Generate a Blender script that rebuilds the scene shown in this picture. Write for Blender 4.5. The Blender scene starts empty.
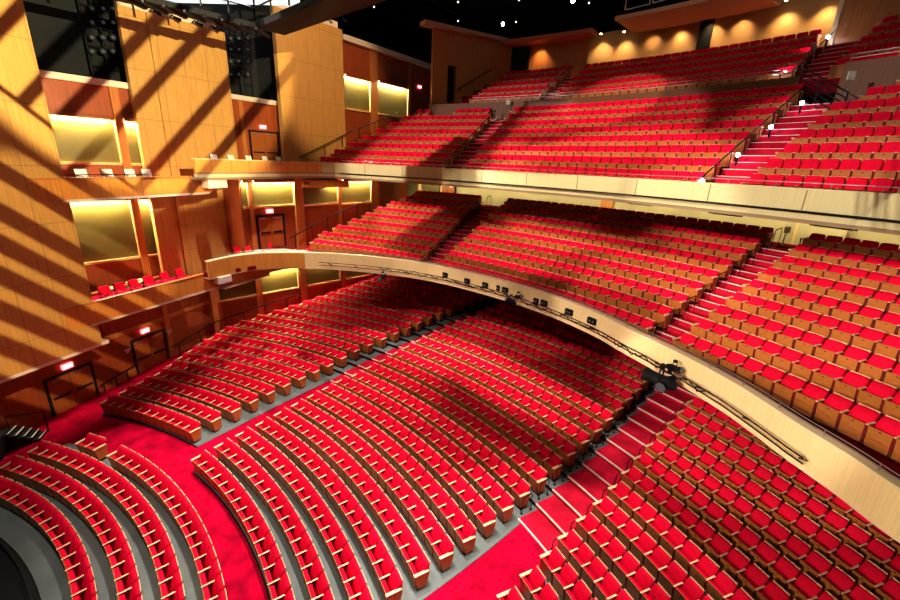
import bpy, bmesh, math, random
import numpy as np
from mathutils import Vector, Matrix
random.seed(7)
PI = math.pi
SC = bpy.context.scene
COL = SC.collection
# ------------------------------------------------------------------ survey of the hall (metres, origin = centre of the seating arcs)
F = 420.0
R = np.array([[0.99907699, 0.0429554, 0.0], [0.0132686, -0.30860732, 0.95109698], [0.04085475, -0.95021911, -0.30889243]])
CAM = np.array([20.65231, 1.97659, 12.74256])

def ray(p):
    return R @ np.array([p[0]-450.0, p[1]-300.0, F])
def at_z(p, z):
    r = ray(p); t = (z-CAM[2])/r[2]; return CAM + r*t
def at_r(p, rad):
    r = ray(p); a = r[0]**2+r[1]**2; b = 2*(r[0]*CAM[0]+r[1]*CAM[1]); c = CAM[0]**2+CAM[1]**2-rad**2
    t = (-b+math.sqrt(b*b-4*a*c))/2/a; return CAM+r*t
def at_plane(p, P0, d):
    r = ray(p); n = (-d[1], d[0])
    t = ((P0[0]-CAM[0])*n[0]+(P0[1]-CAM[1])*n[1])/(r[0]*n[0]+r[1]*n[1]); return CAM+r*t
def project(X):
    c = R.T @ (np.array(X, float)-CAM)
    if c[2] < .2: return (-999, -999, c[2])
    return (450+F*c[0]/c[2], 300+F*c[1]/c[2], c[2])
def pol(r, deg, z=0.0):
    a = math.radians(deg); return Vector((r*math.cos(a), r*math.sin(a), z))

# ------------------------------------------------------------------ materials
def new_mat(name):
    m = bpy.data.materials.new(name); m.use_nodes = True
    nt = m.node_tree; b = nt.nodes['Principled BSDF']; return m, nt, b
def plain(name, c, rough=.6, metal=0.0, var=0.0, scale=8.0, emis=None, estr=0.0, bump=0.0, stretch=(1, 1, 1), coat=0.0):
    m, nt, b = new_mat(name); N, L = nt.nodes, nt.links
    b.inputs['Base Color'].default_value = (*c, 1); b.inputs['Roughness'].default_value = rough; b.inputs['Metallic'].default_value = metal
    if coat: b.inputs['Coat Weight'].default_value = coat; b.inputs['Coat Roughness'].default_value = .25
    if var or bump:
        tc = N.new('ShaderNodeTexCoord'); mp = N.new('ShaderNodeMapping'); mp.inputs['Scale'].default_value = stretch
        nz = N.new('ShaderNodeTexNoise'); nz.inputs['Scale'].default_value = scale; nz.inputs['Detail'].default_value = 4
        L.new(tc.outputs['Object'], mp.inputs[0]); L.new(mp.outputs[0], nz.inputs['Vector'])
        if var:
            cr = N.new('ShaderNodeValToRGB'); e = cr.color_ramp.elements
            e[0].position = .3; e[1].position = .7
            e[0].color = (*[max(0, x*(1-var)) for x in c], 1); e[1].color = (*[min(1, x*(1+var)) for x in c], 1)
            L.new(nz.outputs['Fac'], cr.inputs[0]); L.new(cr.outputs[0], b.inputs['Base Color'])
        if bump:
            bp = N.new('ShaderNodeBump'); bp.inputs['Strength'].default_value = bump; bp.inputs['Distance'].default_value = .02
            L.new(nz.outputs['Fac'], bp.inputs['Height']); L.new(bp.outputs[0], b.inputs['Normal'])
    if emis:
        b.inputs['Emission Color'].default_value = (*emis, 1); b.inputs['Emission Strength'].default_value = estr
    return m
def panel_wood(name, c, sx, sz, oz=0.0, ox=0.0, groove=.35, var=.16, rough=.42, vgrain=True):
    """veneer with grain and thin joints every sx along / sz up (object coordinates)"""
    m, nt, b = new_mat(name); N, L = nt.nodes, nt.links
    tc = N.new('ShaderNodeTexCoord'); sp = N.new('ShaderNodeSeparateXYZ'); L.new(tc.outputs['Object'], sp.inputs[0])
    mp = N.new('ShaderNodeMapping'); mp.inputs['Scale'].default_value = (9, 9, .35) if vgrain else (.5, .5, 12)
    nz = N.new('ShaderNodeTexNoise'); nz.inputs['Scale'].default_value = 2.2; nz.inputs['Detail'].default_value = 5
    L.new(tc.outputs['Object'], mp.inputs[0]); L.new(mp.outputs[0], nz.inputs['Vector'])
    cr = N.new('ShaderNodeValToRGB'); e = cr.color_ramp.elements; e[0].position = .3; e[1].position = .72
    e[0].color = (*[x*(1-var) for x in c], 1); e[1].color = (*[min(1, x*(1+var)) for x in c], 1)
    L.new(nz.outputs['Fac'], cr.inputs[0])
    def line(sock, s, o, w):
        a = N.new('ShaderNodeMath'); a.operation = 'ADD'; L.new(sock, a.inputs[0]); a.inputs[1].default_value = o+1000*s
        k = N.new('ShaderNodeMath'); k.operation = 'MODULO'; L.new(a.outputs[0], k.inputs[0]); k.inputs[1].default_value = s
        q = N.new('ShaderNodeMath'); q.operation = 'LESS_THAN'; L.new(k.outputs[0], q.inputs[0]); q.inputs[1].default_value = w
        return q.outputs[0]
    last = cr.outputs[0]
    for sock, s, o in ((sp.outputs['X'], sx, ox), (sp.outputs['Z'], sz, oz)):
        if not s: continue
        mx = N.new('ShaderNodeMix'); mx.data_type = 'RGBA'
        mu = N.new('ShaderNodeMath'); mu.operation = 'MULTIPLY'; L.new(line(sock, s, o, .03), mu.inputs[0]); mu.inputs[1].default_value = groove
        L.new(mu.outputs[0], mx.inputs['Factor']); L.new(last, mx.inputs['A']); mx.inputs['B'].default_value = (.05, .02, .005, 1)
        last = mx.outputs['Result']
    L.new(last, b.inputs['Base Color']); b.inputs['Roughness'].default_value = rough
    return m

M = {}
M['seat_red'] = plain('seat_red_velour', (.72, .001, .038), .75, var=.12, scale=6)
M['seat_red'].node_tree.nodes['Principled BSDF'].inputs['Specular IOR Level'].default_value = .12
M['seat_wood'] = plain('seat_plywood', (.47, .155, .034), .42, var=.14, scale=5, stretch=(1, 1, 4))
M['seat_trim'] = plain('seat_trim_wood', (.80, .50, .27), .45)
M['arm_wood'] = plain('armrest_maple', (.88, .62, .36), .4)
M['seat_side'] = plain('seat_standard', (.20, .008, .012), .6)
M['seat_end'] = plain('seat_end_panel', (.52, .15, .035), .45, var=.12, scale=5)
M['black'] = plain('matt_black', (.012, .012, .013), .6)
M['black'].node_tree.nodes['Principled BSDF'].inputs['Specular IOR Level'].default_value = .12
M['blackmetal'] = plain('black_metal', (.010, .010, .011), .5, .0)
M['blackmetal'].node_tree.nodes['Principled BSDF'].inputs['Specular IOR Level'].default_value = .2
M['steel'] = plain('brushed_steel', (.55, .53, .5), .35, .9)
M['grey'] = plain('grey_floor', (.15, .175, .172), .5, var=.14, scale=1.2)
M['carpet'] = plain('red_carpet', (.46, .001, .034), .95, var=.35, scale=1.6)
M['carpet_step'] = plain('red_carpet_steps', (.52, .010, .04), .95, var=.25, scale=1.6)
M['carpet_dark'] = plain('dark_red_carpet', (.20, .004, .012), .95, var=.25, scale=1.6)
for _k in ('carpet', 'carpet_step', 'carpet_dark'): M[_k].node_tree.nodes['Principled BSDF'].inputs['Specular IOR Level'].default_value = .05
M['nosing'] = plain('pale_nosing', (.85, .62, .55), .5)
M['panel'] = panel_wood('gold_panel_wood', (.60, .345, .10), 1.22, 2.43, -2.2+.015, .1)
M['panel_near'] = panel_wood('gold_panel_wood_near', (.60, .345, .10), 1.22, 2.17, -1.18+.015, .1)
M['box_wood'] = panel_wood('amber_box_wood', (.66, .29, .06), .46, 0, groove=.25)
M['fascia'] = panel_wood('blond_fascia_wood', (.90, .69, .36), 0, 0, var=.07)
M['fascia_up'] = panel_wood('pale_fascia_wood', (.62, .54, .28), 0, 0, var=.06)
M['fascia_trim'] = plain('fascia_trim', (.85, .68, .42), .4)
M['redwood'] = panel_wood('dark_red_wood', (.36, .080, .020), .6, 0, groove=.3, var=.22)
M['midwood'] = panel_wood('orange_wood', (.52, .19, .045), 1.2, 0, groove=.2)
M['doorwood'] = panel_wood('door_wood', (.40, .12, .025), 0, 0, var=.2)
M['brown'] = panel_wood('brown_parapet_wood', (.17, .055, .015), 1.5, 0, groove=.2)
M['olive'] = plain('olive_scrim', (.14, .105, .018), .5, var=.10, scale=.8)
M['scrim_trim'] = plain('scrim_trim', (.80, .50, .20), .5)
M['backwall'] = plain('mezzanine_back_wall', (.50, .43, .23), .7, var=.06, scale=.7)
M['tanwall'] = plain('upper_back_wall', (.42, .26, .10), .6, var=.08, scale=.7)
M['soffit'] = plain('soffit_plaster', (.60, .36, .26), .8)
M['soffit_red'] = plain('soffit_plaster_red', (.62, .20, .15), .8)
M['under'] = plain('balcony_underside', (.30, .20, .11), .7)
M['white'] = plain('white_paint', (.82, .80, .76), .5)
M['shelf_white'] = plain('pale_ledge', (.80, .70, .58), .5)
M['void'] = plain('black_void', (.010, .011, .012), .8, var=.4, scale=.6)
M['ceil'] = plain('black_ceiling', (.006, .006, .007), .9)
M['strip'] = plain('warm_strip', (1, .9, .6), .5, emis=(1, .88, .55), estr=9)
M['exit'] = plain('exit_sign_face', (.9, .25, .25), .5, emis=(1, .16, .18), estr=2.2)
M['exit_txt'] = plain('exit_letters', (1, .9, .9), .5, emis=(1, .85, .85), estr=4)
M['bulb'] = plain('cool_bulb', (1, 1, 1), .3, emis=(.72, .84, 1), estr=40)
M['warmbulb'] = plain('warm_bulb', (1, 1, 1), .3, emis=(1, .72, .36), estr=22)
M['faintbulb'] = plain('faint_bulb', (1, .9, .8), .3, emis=(1, .8, .6), estr=1.5)
M['dimbulb'] = plain('dim_lens', (.06, .065, .08), .15, .2, emis=(.8, .9, 1), estr=.03)
M['white_glow'] = plain('white_ceiling_painted_glow', (.8, .82, .82), .6, emis=(.85, .95, 1), estr=.55)  # emission stands in for light falling on the white ceiling
M['stage'] = plain('stage_black', (.003, .004, .005), .7, var=.3, scale=2)

# ------------------------------------------------------------------ object helpers
def link(o, parent=None):
    COL.objects.link(o)
    if parent is not None: o.parent = parent
    return o
def tag(o, label=None, cat=None, group=None, kind=None):
    if label: o['label'] = label
    if cat: o['category'] = cat
    if group: o['group'] = group
    if kind: o['kind'] = kind
    return o
def thing(name, label, cat, loc=(0, 0, 0), rz=0.0, group=None):
    o = bpy.data.objects.new(name, None); o.empty_display_size = .2; link(o)
    o.location = loc; o.rotation_euler = (0, 0, rz)
    return tag(o, label, cat, group)
class MB:
    def __init__(s): s.v = []; s.f = []; s.m = []; s.mi = 0; s.xf = None
    def add(s, vs, fs):
        b = len(s.v)
        for v in vs:
            v = Vector(v)
            if s.xf is not None: v = s.xf @ v
            s.v.append(v)
        for f in fs: s.f.append([b+i for i in f]); s.m.append(s.mi)
        return s
    def box(s, x0, x1, y0, y1, z0, z1):
        return s.add([(x0, y0, z0), (x1, y0, z0), (x1, y1, z0), (x0, y1, z0), (x0, y0, z1), (x1, y0, z1), (x1, y1, z1), (x0, y1, z1)],
                     [(0, 3, 2, 1), (4, 5, 6, 7), (0, 1, 5, 4), (1, 2, 6, 5), (2, 3, 7, 6), (3, 0, 4, 7)])
    def hexa(s, b4, t4):
        return s.add(list(b4)+list(t4), [(0, 3, 2, 1), (4, 5, 6, 7), (0, 1, 5, 4), (1, 2, 6, 5), (2, 3, 7, 6), (3, 0, 4, 7)])
    def tube(s, pts, r, n=6, cap=True):
        pts = [Vector(p) for p in pts]; rings = []
        for i, p in enumerate(pts):
            d = (pts[min(i+1, len(pts)-1)]-pts[max(i-1, 0)]).normalized()
            u = d.cross(Vector((0, 0, 1)))
            if u.length < .05: u = d.cross(Vector((1, 0, 0)))
            u.normalize(); w = u.cross(d).normalized()
            rr = r[i] if isinstance(r, (list, tuple)) else r
            rings.append([p+u*rr*math.cos(2*PI*k/n)+w*rr*math.sin(2*PI*k/n) for k in range(n)])
        vs = [v for g in rings for v in g]; fs = []
        for i in range(len(pts)-1):
            for k in range(n):
                a, b = i*n+k, i*n+(k+1) % n; fs.append((a, b, b+n, a+n))
        if cap: fs.append(tuple(range(n))[::-1]); fs.append(tuple(range((len(pts)-1)*n, len(pts)*n)))
        return s.add(vs, fs)
    def ball(s, c, r, n=8, k=5):
        c = Vector(c); pr = [(c+Vector((0, 0, -r+2*r*i/k)), max(.001, r*math.sin(PI*i/k))) for i in range(k+1)]
        z = [c+Vector((0, 0, -r*math.cos(PI*i/k))) for i in range(k+1)]
        return s.tube(z, [max(.002, r*math.sin(PI*i/k)) for i in range(k+1)], n)
    def grid(s, P, closed=False):
        nr, nc = len(P), len(P[0]); vs = [v for row in P for v in row]; fs = []
        for i in range(nr-1):
            for j in range(nc-1): fs.append((i*nc+j, i*nc+j+1, (i+1)*nc+j+1, (i+1)*nc+j))
        return s.add(vs, fs)
    def mesh(s, name, mats, smooth=False, bevel=0.0):
        me = bpy.data.meshes.new(name); me.from_pydata([tuple(v) for v in s.v], [], s.f)
        mats = mats if isinstance(mats, (list, tuple)) else [mats]
        for m in mats: me.materials.append(m)
        me.polygons.foreach_set('material_index', s.m)
        bm = bmesh.new(); bm.from_mesh(me); bmesh.ops.recalc_face_normals(bm, faces=bm.faces)
        if bevel: bmesh.ops.bevel(bm, geom=[e for e in bm.edges if e.calc_face_angle(0) > .5], offset=bevel, segments=2, affect='EDGES', profile=.6)
        bm.to_mesh(me); bm.free()
        if smooth: me.polygons.foreach_set('use_smooth', [True]*len(me.polygons))
        me.update(); return me
    def build(s, name, mats, parent=None, **k):
        return link(bpy.data.objects.new(name, s.mesh(name, mats, **k)), parent)
def struct(o): o['kind'] = 'structure'; return o

# local frame on a vertical wall line: x along, y into the wall, z up
def place(o, P0, d):
    o.location = (P0[0], P0[1], 0); o.rotation_euler = (0, 0, math.atan2(d[1], d[0])); return o
def unit(x, y):
    l = math.hypot(x, y); return (x/l, y/l)
D = unit(.5623, .8269)
WA_P, WA_D = (1.7, 20.4), unit(.26, .966)       # orchestra side wall
W3_P, W3_D = (4.1, 29.4), unit(.70, .71)
R1_P = (2.5, 25.9)                               # recess between the first two tall panels
W2_P = (5.3, 31.9)                               # recess between second and third, and on to the back
PANEL_A = (5.05, 19.22); PANEL_B = (6.45, 30.52)

# ------------------------------------------------------------------ seating survey
R1O, DRO, GAP = 14.7504, .9458, .64
def rk(k): return R1O+DRO*(k-1)+(GAP if k > 4.5 else 0)
def zk(k): return .0365*(min(k, 14)-1)+.1548*max(0, k-14)
def zflat(r): return max(-.02, .0386*(r-R1O)) if r < rk(14) else .4745
PITCH = .558
def interp(x, T): return float(np.interp(x, [t[0] for t in T], [t[1] for t in T]))
L_RIGHT = [(6, 62.5), (8, 61.9), (10, 61.5), (12, 61.0), (14, 60.5), (16, 59.8), (18, 58.7), (20, 57.7), (22, 57.0), (24, 56.1), (30, 53.6)]
L_LEFT = [(6, 79.3), (9, 78.6), (11, 79.3), (13, 79.8), (15, 79.5), (16, 78.6), (17, 77.4), (18, 76.2), (19, 75.0), (20, 73.9), (24, 70.5), (30, 66.5)]
C_LEFT = [(5, 57.2), (13, 56.8), (16, 55.6), (19, 54.9), (21, 54.0), (25, 52.4), (30, 50.6)]
C_RIGHT = [(5, 28.3), (8, 29.3), (11, 30.45), (14, 31.7), (17, 32.5), (19, 33.0), (22, 33.9), (30, 36)]
R_LEFT = [(5, 22.9), (11, 25.78), (14, 27.47), (17, 28.6), (19, 29.5), (21, 30.15), (24, 31.0), (30, 32.4)]
def rim_r(phi): return float(np.interp(phi, RIMP[0], RIMP[1]))
_rim = [(30.2, 8.0), (29.49, 8.73), (29.39, 9.64), (29.17, 10.74), (29.01, 11.89), (28.85, 12.79), (28.31, 14.53), (27.47, 16.5), (26.81, 18.22), (25.75, 20.04), (24.64, 21.47), (22.79, 23.34), (20.58, 25.11), (18.59, 26.25), (15.97, 27.11), (13.27, 27.58), (11.26, 27.46), (10.2, 27.3), (9.2, 26.95), (8.4, 26.3), (7.87, 25.45), (7.38, 24.22)]
_pp = sorted((math.degrees(math.atan2(y, x)), math.hypot(x, y)) for x, y in _rim)
RIMP = ([p[0] for p in _pp], [p[1] for p in _pp])

SEATS = []      # dicts: pos, phi, block, row, idx
def add_row(block, row, r, z, pa, pb, from_hi=True):
    """seats from angle pa (high) down to pb"""
    n = max(1, round(math.radians(pa-pb)*r/PITCH)); st = (pa-pb)/n
    for i in range(n):
        ph = pa-(i+.5)*st
        X = pol(r, ph, z); u, v, d = project((X.x, X.y, z+.6))
        if not (-25 < u < 925 and -20 < v < 625): continue
        SEATS.append(dict(p=X, phi=ph, w=math.radians(st)*r, block=block, row=row, hi=i, lo=n-1-i, u=u, v=v, d=d, endhi=(i == 0), endlo=(i == n-1)))
for k in range(1, 31):
    r, z = rk(k), zk(k)
    if k <= 4:
        if k == 4:
            add_row('front', k, r, z, 73.4, 69.8); add_row('front', k, r, z, 66.9, 24)
        else: add_row('front', k, r, z, {1: 78.2, 2: 77.7, 3: 77.6}[k], 24)
    else:
        if k >= 6: add_row('wall', k, r, z, interp(k, L_LEFT), interp(k, L_RIGHT))
        add_row('centre', k, r, z, interp(k, C_LEFT), interp(k, C_RIGHT))
        add_row('lower', k, r, z, interp(k, R_LEFT), 6)
MZ_R, MZ_DR, MZ_Z, MZ_DZ = 33.0, .95, 7.02, .415
M_L = [(1, 71.2), (2, 71.2), (3, 70.2), (4, 69.1), (5, 68.1), (6, 67.4), (9, 64.8)]
for i in range(1, 10):
    r, z = MZ_R+MZ_DR*(i-1), MZ_Z+MZ_DZ*(i-1)-.65
    add_row('mwall', i, r, z, interp(i, M_L), 55.6+.1*i); add_row('mcentre', i, r, z, 53.4, 31.1); add_row('mright', i, r, z, 29.2, 8)
UP_R, UP_DR, UP_Z, UP_DZ = 36.0, .95, 12.49, .57
for i in range(1, 9):
    r, z = UP_R+UP_DR*(i-1), UP_Z+UP_DZ*(i-1)-.65
    if i == 8:
        add_row('uwall', i, r, z, 66.4, 64.6); add_row('uwall', i, r, z, 61.6, 57.6)
    else: add_row('uwall', i, r, z, 73.2-.97*(i-1), 56.9)
    add_row('ucentre', i, r, z, 54.0+.13*i, 32.7)
    add_row('uright', i, r, z, 30.1-(.9*max(0, i-6)), 14)
TT_R, TT_DR, TT_Z, TT_DZ = 44.3, .95, 17.65, .58
for i in range(5):
    r, z = TT_R+TT_DR*i, TT_Z+TT_DZ*i-.65
    add_row('twall', i+1, r, z, 60.9-.35*i, 53.3-.15*i); add_row('tcentre', i+1, r, z, 51.6, 34.0+.25*i)
    add_row('tright', i+1, r, z, 32.2, 20)

def hidden(s):
    """is the seat behind the mezzanine front, seen from the camera's gallery"""
    if s['block'] in ('front', 'wall', 'centre', 'lower'):
        P = np.array([s['p'].x, s['p'].y, s['p'].z+.7])
        for t in np.linspace(.3, .99, 70):
            Q = CAM+(P-CAM)*t
            ph = math.degrees(math.atan2(Q[1], Q[0])); rr = math.hypot(Q[0], Q[1])
            if 8 < ph < 73 and rr >= rim_r(ph): return Q[2] > 6.1
    return False
for s in SEATS: s['hid'] = hidden(s)

# ---- the seat, in local axes: x to the sitter's side, y outward (back), z up; origin on the floor under the armrest tip
HW = .242
PROF = dict(low=[(.205, .34), (.25, .52), (.30, .66), (.375, .79), (.43, .855), (.48, .87), (.51, .855), (.505, .74), (.43, .34)],
            high=[(.255, .34), (.30, .55), (.345, .72), (.39, .84), (.385, .89), (.38, .955), (.40, 1.0), (.455, 1.005), (.475, .96), (.46, .75), (.38, .34)])
def seat_parts(kind='low', hw=HW, pitch=PITCH, lod=False):
    P = {}
    b = MB(); b.hexa([(-hw, .060, .10), (hw, .060, .10), (hw, .080, .10), (-hw, .080, .10)], [(-hw, .0, .655), (hw, .0, .655), (hw, .024, .655), (-hw, .024, .655)])
    P['seat_board'] = b
    b = MB(); b.hexa([(-hw, .082, .14), (hw, .082, .14), (hw, .20, .18), (-hw, .20, .18)], [(-hw, .026, .640), (hw, .026, .640), (hw, .15, .615), (-hw, .15, .615)])
    P['seat_cushion'] = b
    hb = hw+.014; prof = PROF[kind]; n = len(prof)
    xs = [-1, -.86, .86, 1] if lod else [-1, -.93, -.62, 0, .62, .93, 1]
    dr = [.05, 0, 0, .05] if lod else [.06, .014, 0, -.006, 0, .014, .06]
    b = MB(); rows = []
    for x, d in zip(xs, dr):
        rows.append([(x*hb, y+(d*.3 if q < n-4 else 0), z-(d if z > .6 else 0)) for q, (y, z) in enumerate(prof)])
    vs = [v for r_ in rows for v in r_]; fs = []
    for jx in range(len(xs)-1):
        for q in range(n): fs.append((jx*n+q, jx*n+(q+1) % n, (jx+1)*n+(q+1) % n, (jx+1)*n+q))
    fs.append(tuple(range(n))); fs.append(tuple(range((len(xs)-1)*n, len(xs)*n))[::-1]); b.add(vs, fs)
    P['backrest'] = b
    y1, z1 = prof[-3]; zt = max(p[1] for p in prof)+.012
    b = MB(); b.hexa([(-hb, .405, .16), (hb, .405, .16), (hb, .43, .16), (-hb, .43, .16)], [(-hb+.03, y1+.012, zt), (hb-.03, y1+.012, zt), (hb-.03, y1+.036, zt), (-hb+.03, y1+.036, zt)])
    P['back_shell'] = b
    x = pitch/2
    b = MB(); b.box(x-.026, x+.026, -.015, .34, .640, .670); P['armrest'] = b
    b = MB(); b.hexa([(x-.017, .05, .10), (x+.017, .05, .10), (x+.017, .36, .10), (x-.017, .36, .10)], [(x-.017, .03, .639), (x+.017, .03, .639), (x+.017, .42, .639), (x-.017, .42, .639)])
    P['side_panel'] = b
    b = MB(); b.box(x-.03, x+.03, .08, .38, 0, .03); b.box(x-.02, x+.02, .14, .28, .03, .10); P['foot'] = b
    return P
SEATMAT = dict(seat_board='seat_wood', seat_cushion='seat_red', backrest='seat_red', back_shell='seat_trim', armrest='arm_wood', side_panel='seat_side', foot='blackmetal')
SMESH = {}
for kd in ('low', 'high'):
    SP = seat_parts(kd)
    for k in SP: SMESH[kd, k] = SP[k].mesh(k, M[SEATMAT[k]], smooth=(k == 'backrest'), bevel=(.008 if k in ('seat_board', 'armrest', 'seat_cushion') else 0))
_pl = MB(); _pl.hexa([(-.022, -.001, .585), (.022, -.001, .585), (.022, .016, .585), (-.022, .016, .585)], [(-.022, -.003, .607), (.022, -.003, .607), (.022, .012, .607), (-.022, .012, .607)])
SMESH['number_plate'] = _pl.mesh('number_plate', M['black'])
_e = MB(); _e.hexa([(PITCH/2-.03, .10, .10), (PITCH/2+.03, .10, .10), (PITCH/2+.03, .40, .10), (PITCH/2-.03, .40, .10)], [(PITCH/2-.03, -.01, .639), (PITCH/2+.03, -.01, .639), (PITCH/2+.03, .50, .639), (PITCH/2-.03, .50, .639)])
SMESH['end_panel'] = _e.mesh('end_panel', M['seat_end'])
_e = MB(); _e.box(PITCH/2-.05, PITCH/2+.05, -.02, .46, .638, .674); SMESH['end_armrest'] = _e.mesh('armrest', M['arm_wood'], bevel=.008)
def kind_of(s): return 'high' if s['block'][0] in 'ut' else 'low'

ORD = 'zeroth first second third fourth fifth sixth seventh eighth ninth tenth eleventh twelfth thirteenth fourteenth fifteenth sixteenth seventeenth eighteenth nineteenth twentieth'.split()
def ordw(n):
    if n <= 20: return ORD[n]
    t = {2: 'twenty', 3: 'thirty', 4: 'forty', 5: 'fifty'}[n//10]
    return t+'-'+ORD[n % 10] if n % 10 else {2: 'twentieth', 3: 'thirtieth', 4: 'fortieth', 5: 'fiftieth'}[n//10]
def seat_label(s):
    b, k = s['block'], s['row']
    if b == 'lower': return '%s seat in from the wide aisle, lower block, %s row from bottom edge' % (ordw(s['hi']+1), ordw(max(1, k-10)))
    if b == 'centre' and k < 8: return '%s seat in from the narrow far aisle, %s row behind the red cross aisle' % (ordw(s['hi']+1), ordw(k-4))
    if b == 'front' and k == 4 and s['phi'] < 68: return '%s seat past the gap in the fourth row of the curved stage-front block' % ordw(s['hi']+1)
    if b == 'centre':
        return '%s seat in from the wide aisle, %s row behind the red cross aisle' % (ordw(s['lo']+1), ordw(k-4))
    if b == 'front': return '%s seat from the wall-side end, %s row of the curved stage-front block' % (ordw(s['hi']+1), ordw(k))
    if b == 'mright': return '%s seat along from the mezzanine steps, %s row up from the blond railing' % (ordw(s['hi']+1), ordw(k))
    if b == 'mcentre': return '%s seat inward from the mezzanine steps, %s row of the long mezzanine block' % (ordw(s['lo']+1), ordw(k))
    if b == 'uright': return '%s seat along from the upper balcony stairs, %s row above its pale front' % (ordw(s['hi']+1), ordw(k))
    return '%s seat of %s row in the %s block' % (ordw(s['hi']+1), ordw(k), b)
cand = [s for s in SEATS if not s['hid'] and -2 < s['u'] < 902 and -2 < s['v'] < 603]
cand.sort(key=lambda s: s['d'])
# row 4 of the stage-front block is split by a gap: count across it
big = cand[:300]
for s in big: s['big'] = True
GROUPN = dict(lower='seats of the lower orchestra block', centre='seats of the central orchestra block', front='seats of the stage-front block', mright='seats past the mezzanine steps', mcentre='seats of the long mezzanine block', uright='seats past the upper balcony stairs')
used_labels = {}
for s in big:
    lab = seat_label(s)
    t = thing('theater_seat', lab, 'seat', s['p'], math.radians(s['phi']-90), 'folded red theater seats in rows')
    for k in ('seat_board', 'seat_cushion', 'backrest', 'back_shell', 'armrest', 'side_panel', 'foot'):
        if s['endlo'] and k == 'armrest': o = bpy.data.objects.new('armrest', SMESH['end_armrest'])
        elif s['endlo'] and k == 'side_panel': o = bpy.data.objects.new('end_panel', SMESH['end_panel'])
        else: o = bpy.data.objects.new(k, SMESH[kind_of(s), k])
        link(o, t)
        if k == 'seat_board': link(bpy.data.objects.new('number_plate', SMESH['number_plate']), o)
    if s['endhi']:
        for k, nm in (('end_panel', 'end_panel'), ('end_armrest', 'armrest')):
            o = bpy.data.objects.new(nm, SMESH[k]); link(o, t); o.location = (-PITCH, 0, 0)
# the mass of the remaining seats, one object
def seat_mass(lst, name, label):
    mats = ['seat_red', 'seat_wood', 'seat_trim', 'arm_wood', 'seat_side', 'blackmetal', 'seat_end']
    tv, tf, tm = [], [], []
    def put(mb, mi, off=(0, 0, 0)):
        nonlocal tv, tf, tm
        b = len(tv)
        for v in mb.v: tv.append((v[0]+off[0], v[1], v[2]))
        for f in mb.f: tf.append([b+i for i in f]); tm.append(mi)
    bases = {}
    for kd in ('low', 'high'):
        LP = seat_parts(kd, lod=True); tv, tf, tm = [], [], []
        for k in ('seat_board', 'seat_cushion', 'backrest', 'back_shell', 'armrest', 'side_panel', 'foot'): put(LP[k], mats.index(SEATMAT[k]))
        bases[kd] = (np.array(tv), tf, tm)
    tv, tf, tm = [], [], []
    e = MB(); e.hexa([(-.03, .1, .10), (.03, .1, .10), (.03, .40, .10), (-.03, .40, .10)], [(-.03, -.01, .639), (.03, -.01, .639), (.03, .50, .639), (-.03, .50, .639)]); put(e, 6)
    e = MB(); e.box(-.05, .05, -.02, .46, .638, .674); put(e, 3)
    endt = (np.array(tv), tf, tm)
    V, Fs, Ms = [], [], []; nb = 0
    for s in lst:
        ca, sa = math.cos(math.radians(s['phi']-90)), math.sin(math.radians(s['phi']-90))
        todo = [(bases[kind_of(s)], 0.0)]
        if s['endhi']: todo.append((endt, -PITCH/2))
        if s['endlo']: todo.append((endt, PITCH/2))
        for (bv, bf, bm_), off in todo:
            x, y, z = bv[:, 0]+off, bv[:, 1], bv[:, 2]
            V.append(np.c_[s['p'].x+ca*x-sa*y, s['p'].y+sa*x+ca*y, s['p'].z+z])
            Fs += [[nb+i for i in f] for f in bf]; Ms += bm_; nb += len(bv)
    V = np.concatenate(V); me = bpy.data.meshes.new(name); me.from_pydata(V.tolist(), [], Fs)
    for m in mats: me.materials.append(M[m])
    me.polygons.foreach_set('material_index', Ms); me.update()
    bm = bmesh.new(); bm.from_mesh(me); bmesh.ops.recalc_face_normals(bm, faces=bm.faces); bm.to_mesh(me); bm.free()
    o = link(bpy.data.objects.new(name, me)); return tag(o, label, 'seats', None, 'stuff')
rest = [s for s in SEATS if not s.get('big') and not (s['hid'] and s['row'] > 27)]
seat_mass(rest, 'theater_seat_rows', 'remaining rows of folded red theater seats filling orchestra, mezzanine and balcony')

# ------------------------------------------------------------------ orchestra floor
def polar(mb, r0, r1, pa, pb, zf, nr, na):
    """surface patch between radii and angles; pa, pb may be functions of r"""
    P = []
    for i in range(nr+1):
        r = r0+(r1-r0)*i/nr; a, b = (pa(r) if callable(pa) else pa), (pb(r) if callable(pb) else pb)
        P.append([pol(r, a+(b-a)*j/na, zf(r)) for j in range(na+1)])
    mb.grid(P)
def ring_solid(mb, r0, r1, pa, pb, z0, z1, na=40):
    P0 = [pol(r0, pa+(pb-pa)*j/na) for j in range(na+1)]; P1 = [pol(r1, pa+(pb-pa)*j/na) for j in range(na+1)]
    for j in range(na):
        mb.hexa([(P0[j].x, P0[j].y, z0), (P0[j+1].x, P0[j+1].y, z0), (P1[j+1].x, P1[j+1].y, z0), (P1[j].x, P1[j].y, z0)],
                [(P0[j].x, P0[j].y, z1), (P0[j+1].x, P0[j+1].y, z1), (P1[j+1].x, P1[j+1].y, z1), (P1[j].x, P1[j].y, z1)])
def kof(r): return (r-R1O-GAP)/DRO+1
b = MB(); polar(b, 14.3, rk(14)-.25, 100, -10, lambda r: zflat(r)-.03, 14, 110)
struct(b.build('floor', M['carpet']))
b = MB()
polar(b, 14.1, rk(4)+.5, 77.9, 20, lambda r: zflat(r), 6, 60)
polar(b, rk(5)+.03, rk(14)-.25, lambda r: interp(kof(r), C_LEFT)-.0, lambda r: interp(kof(r), C_RIGHT)-.9, zflat, 12, 40)
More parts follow.
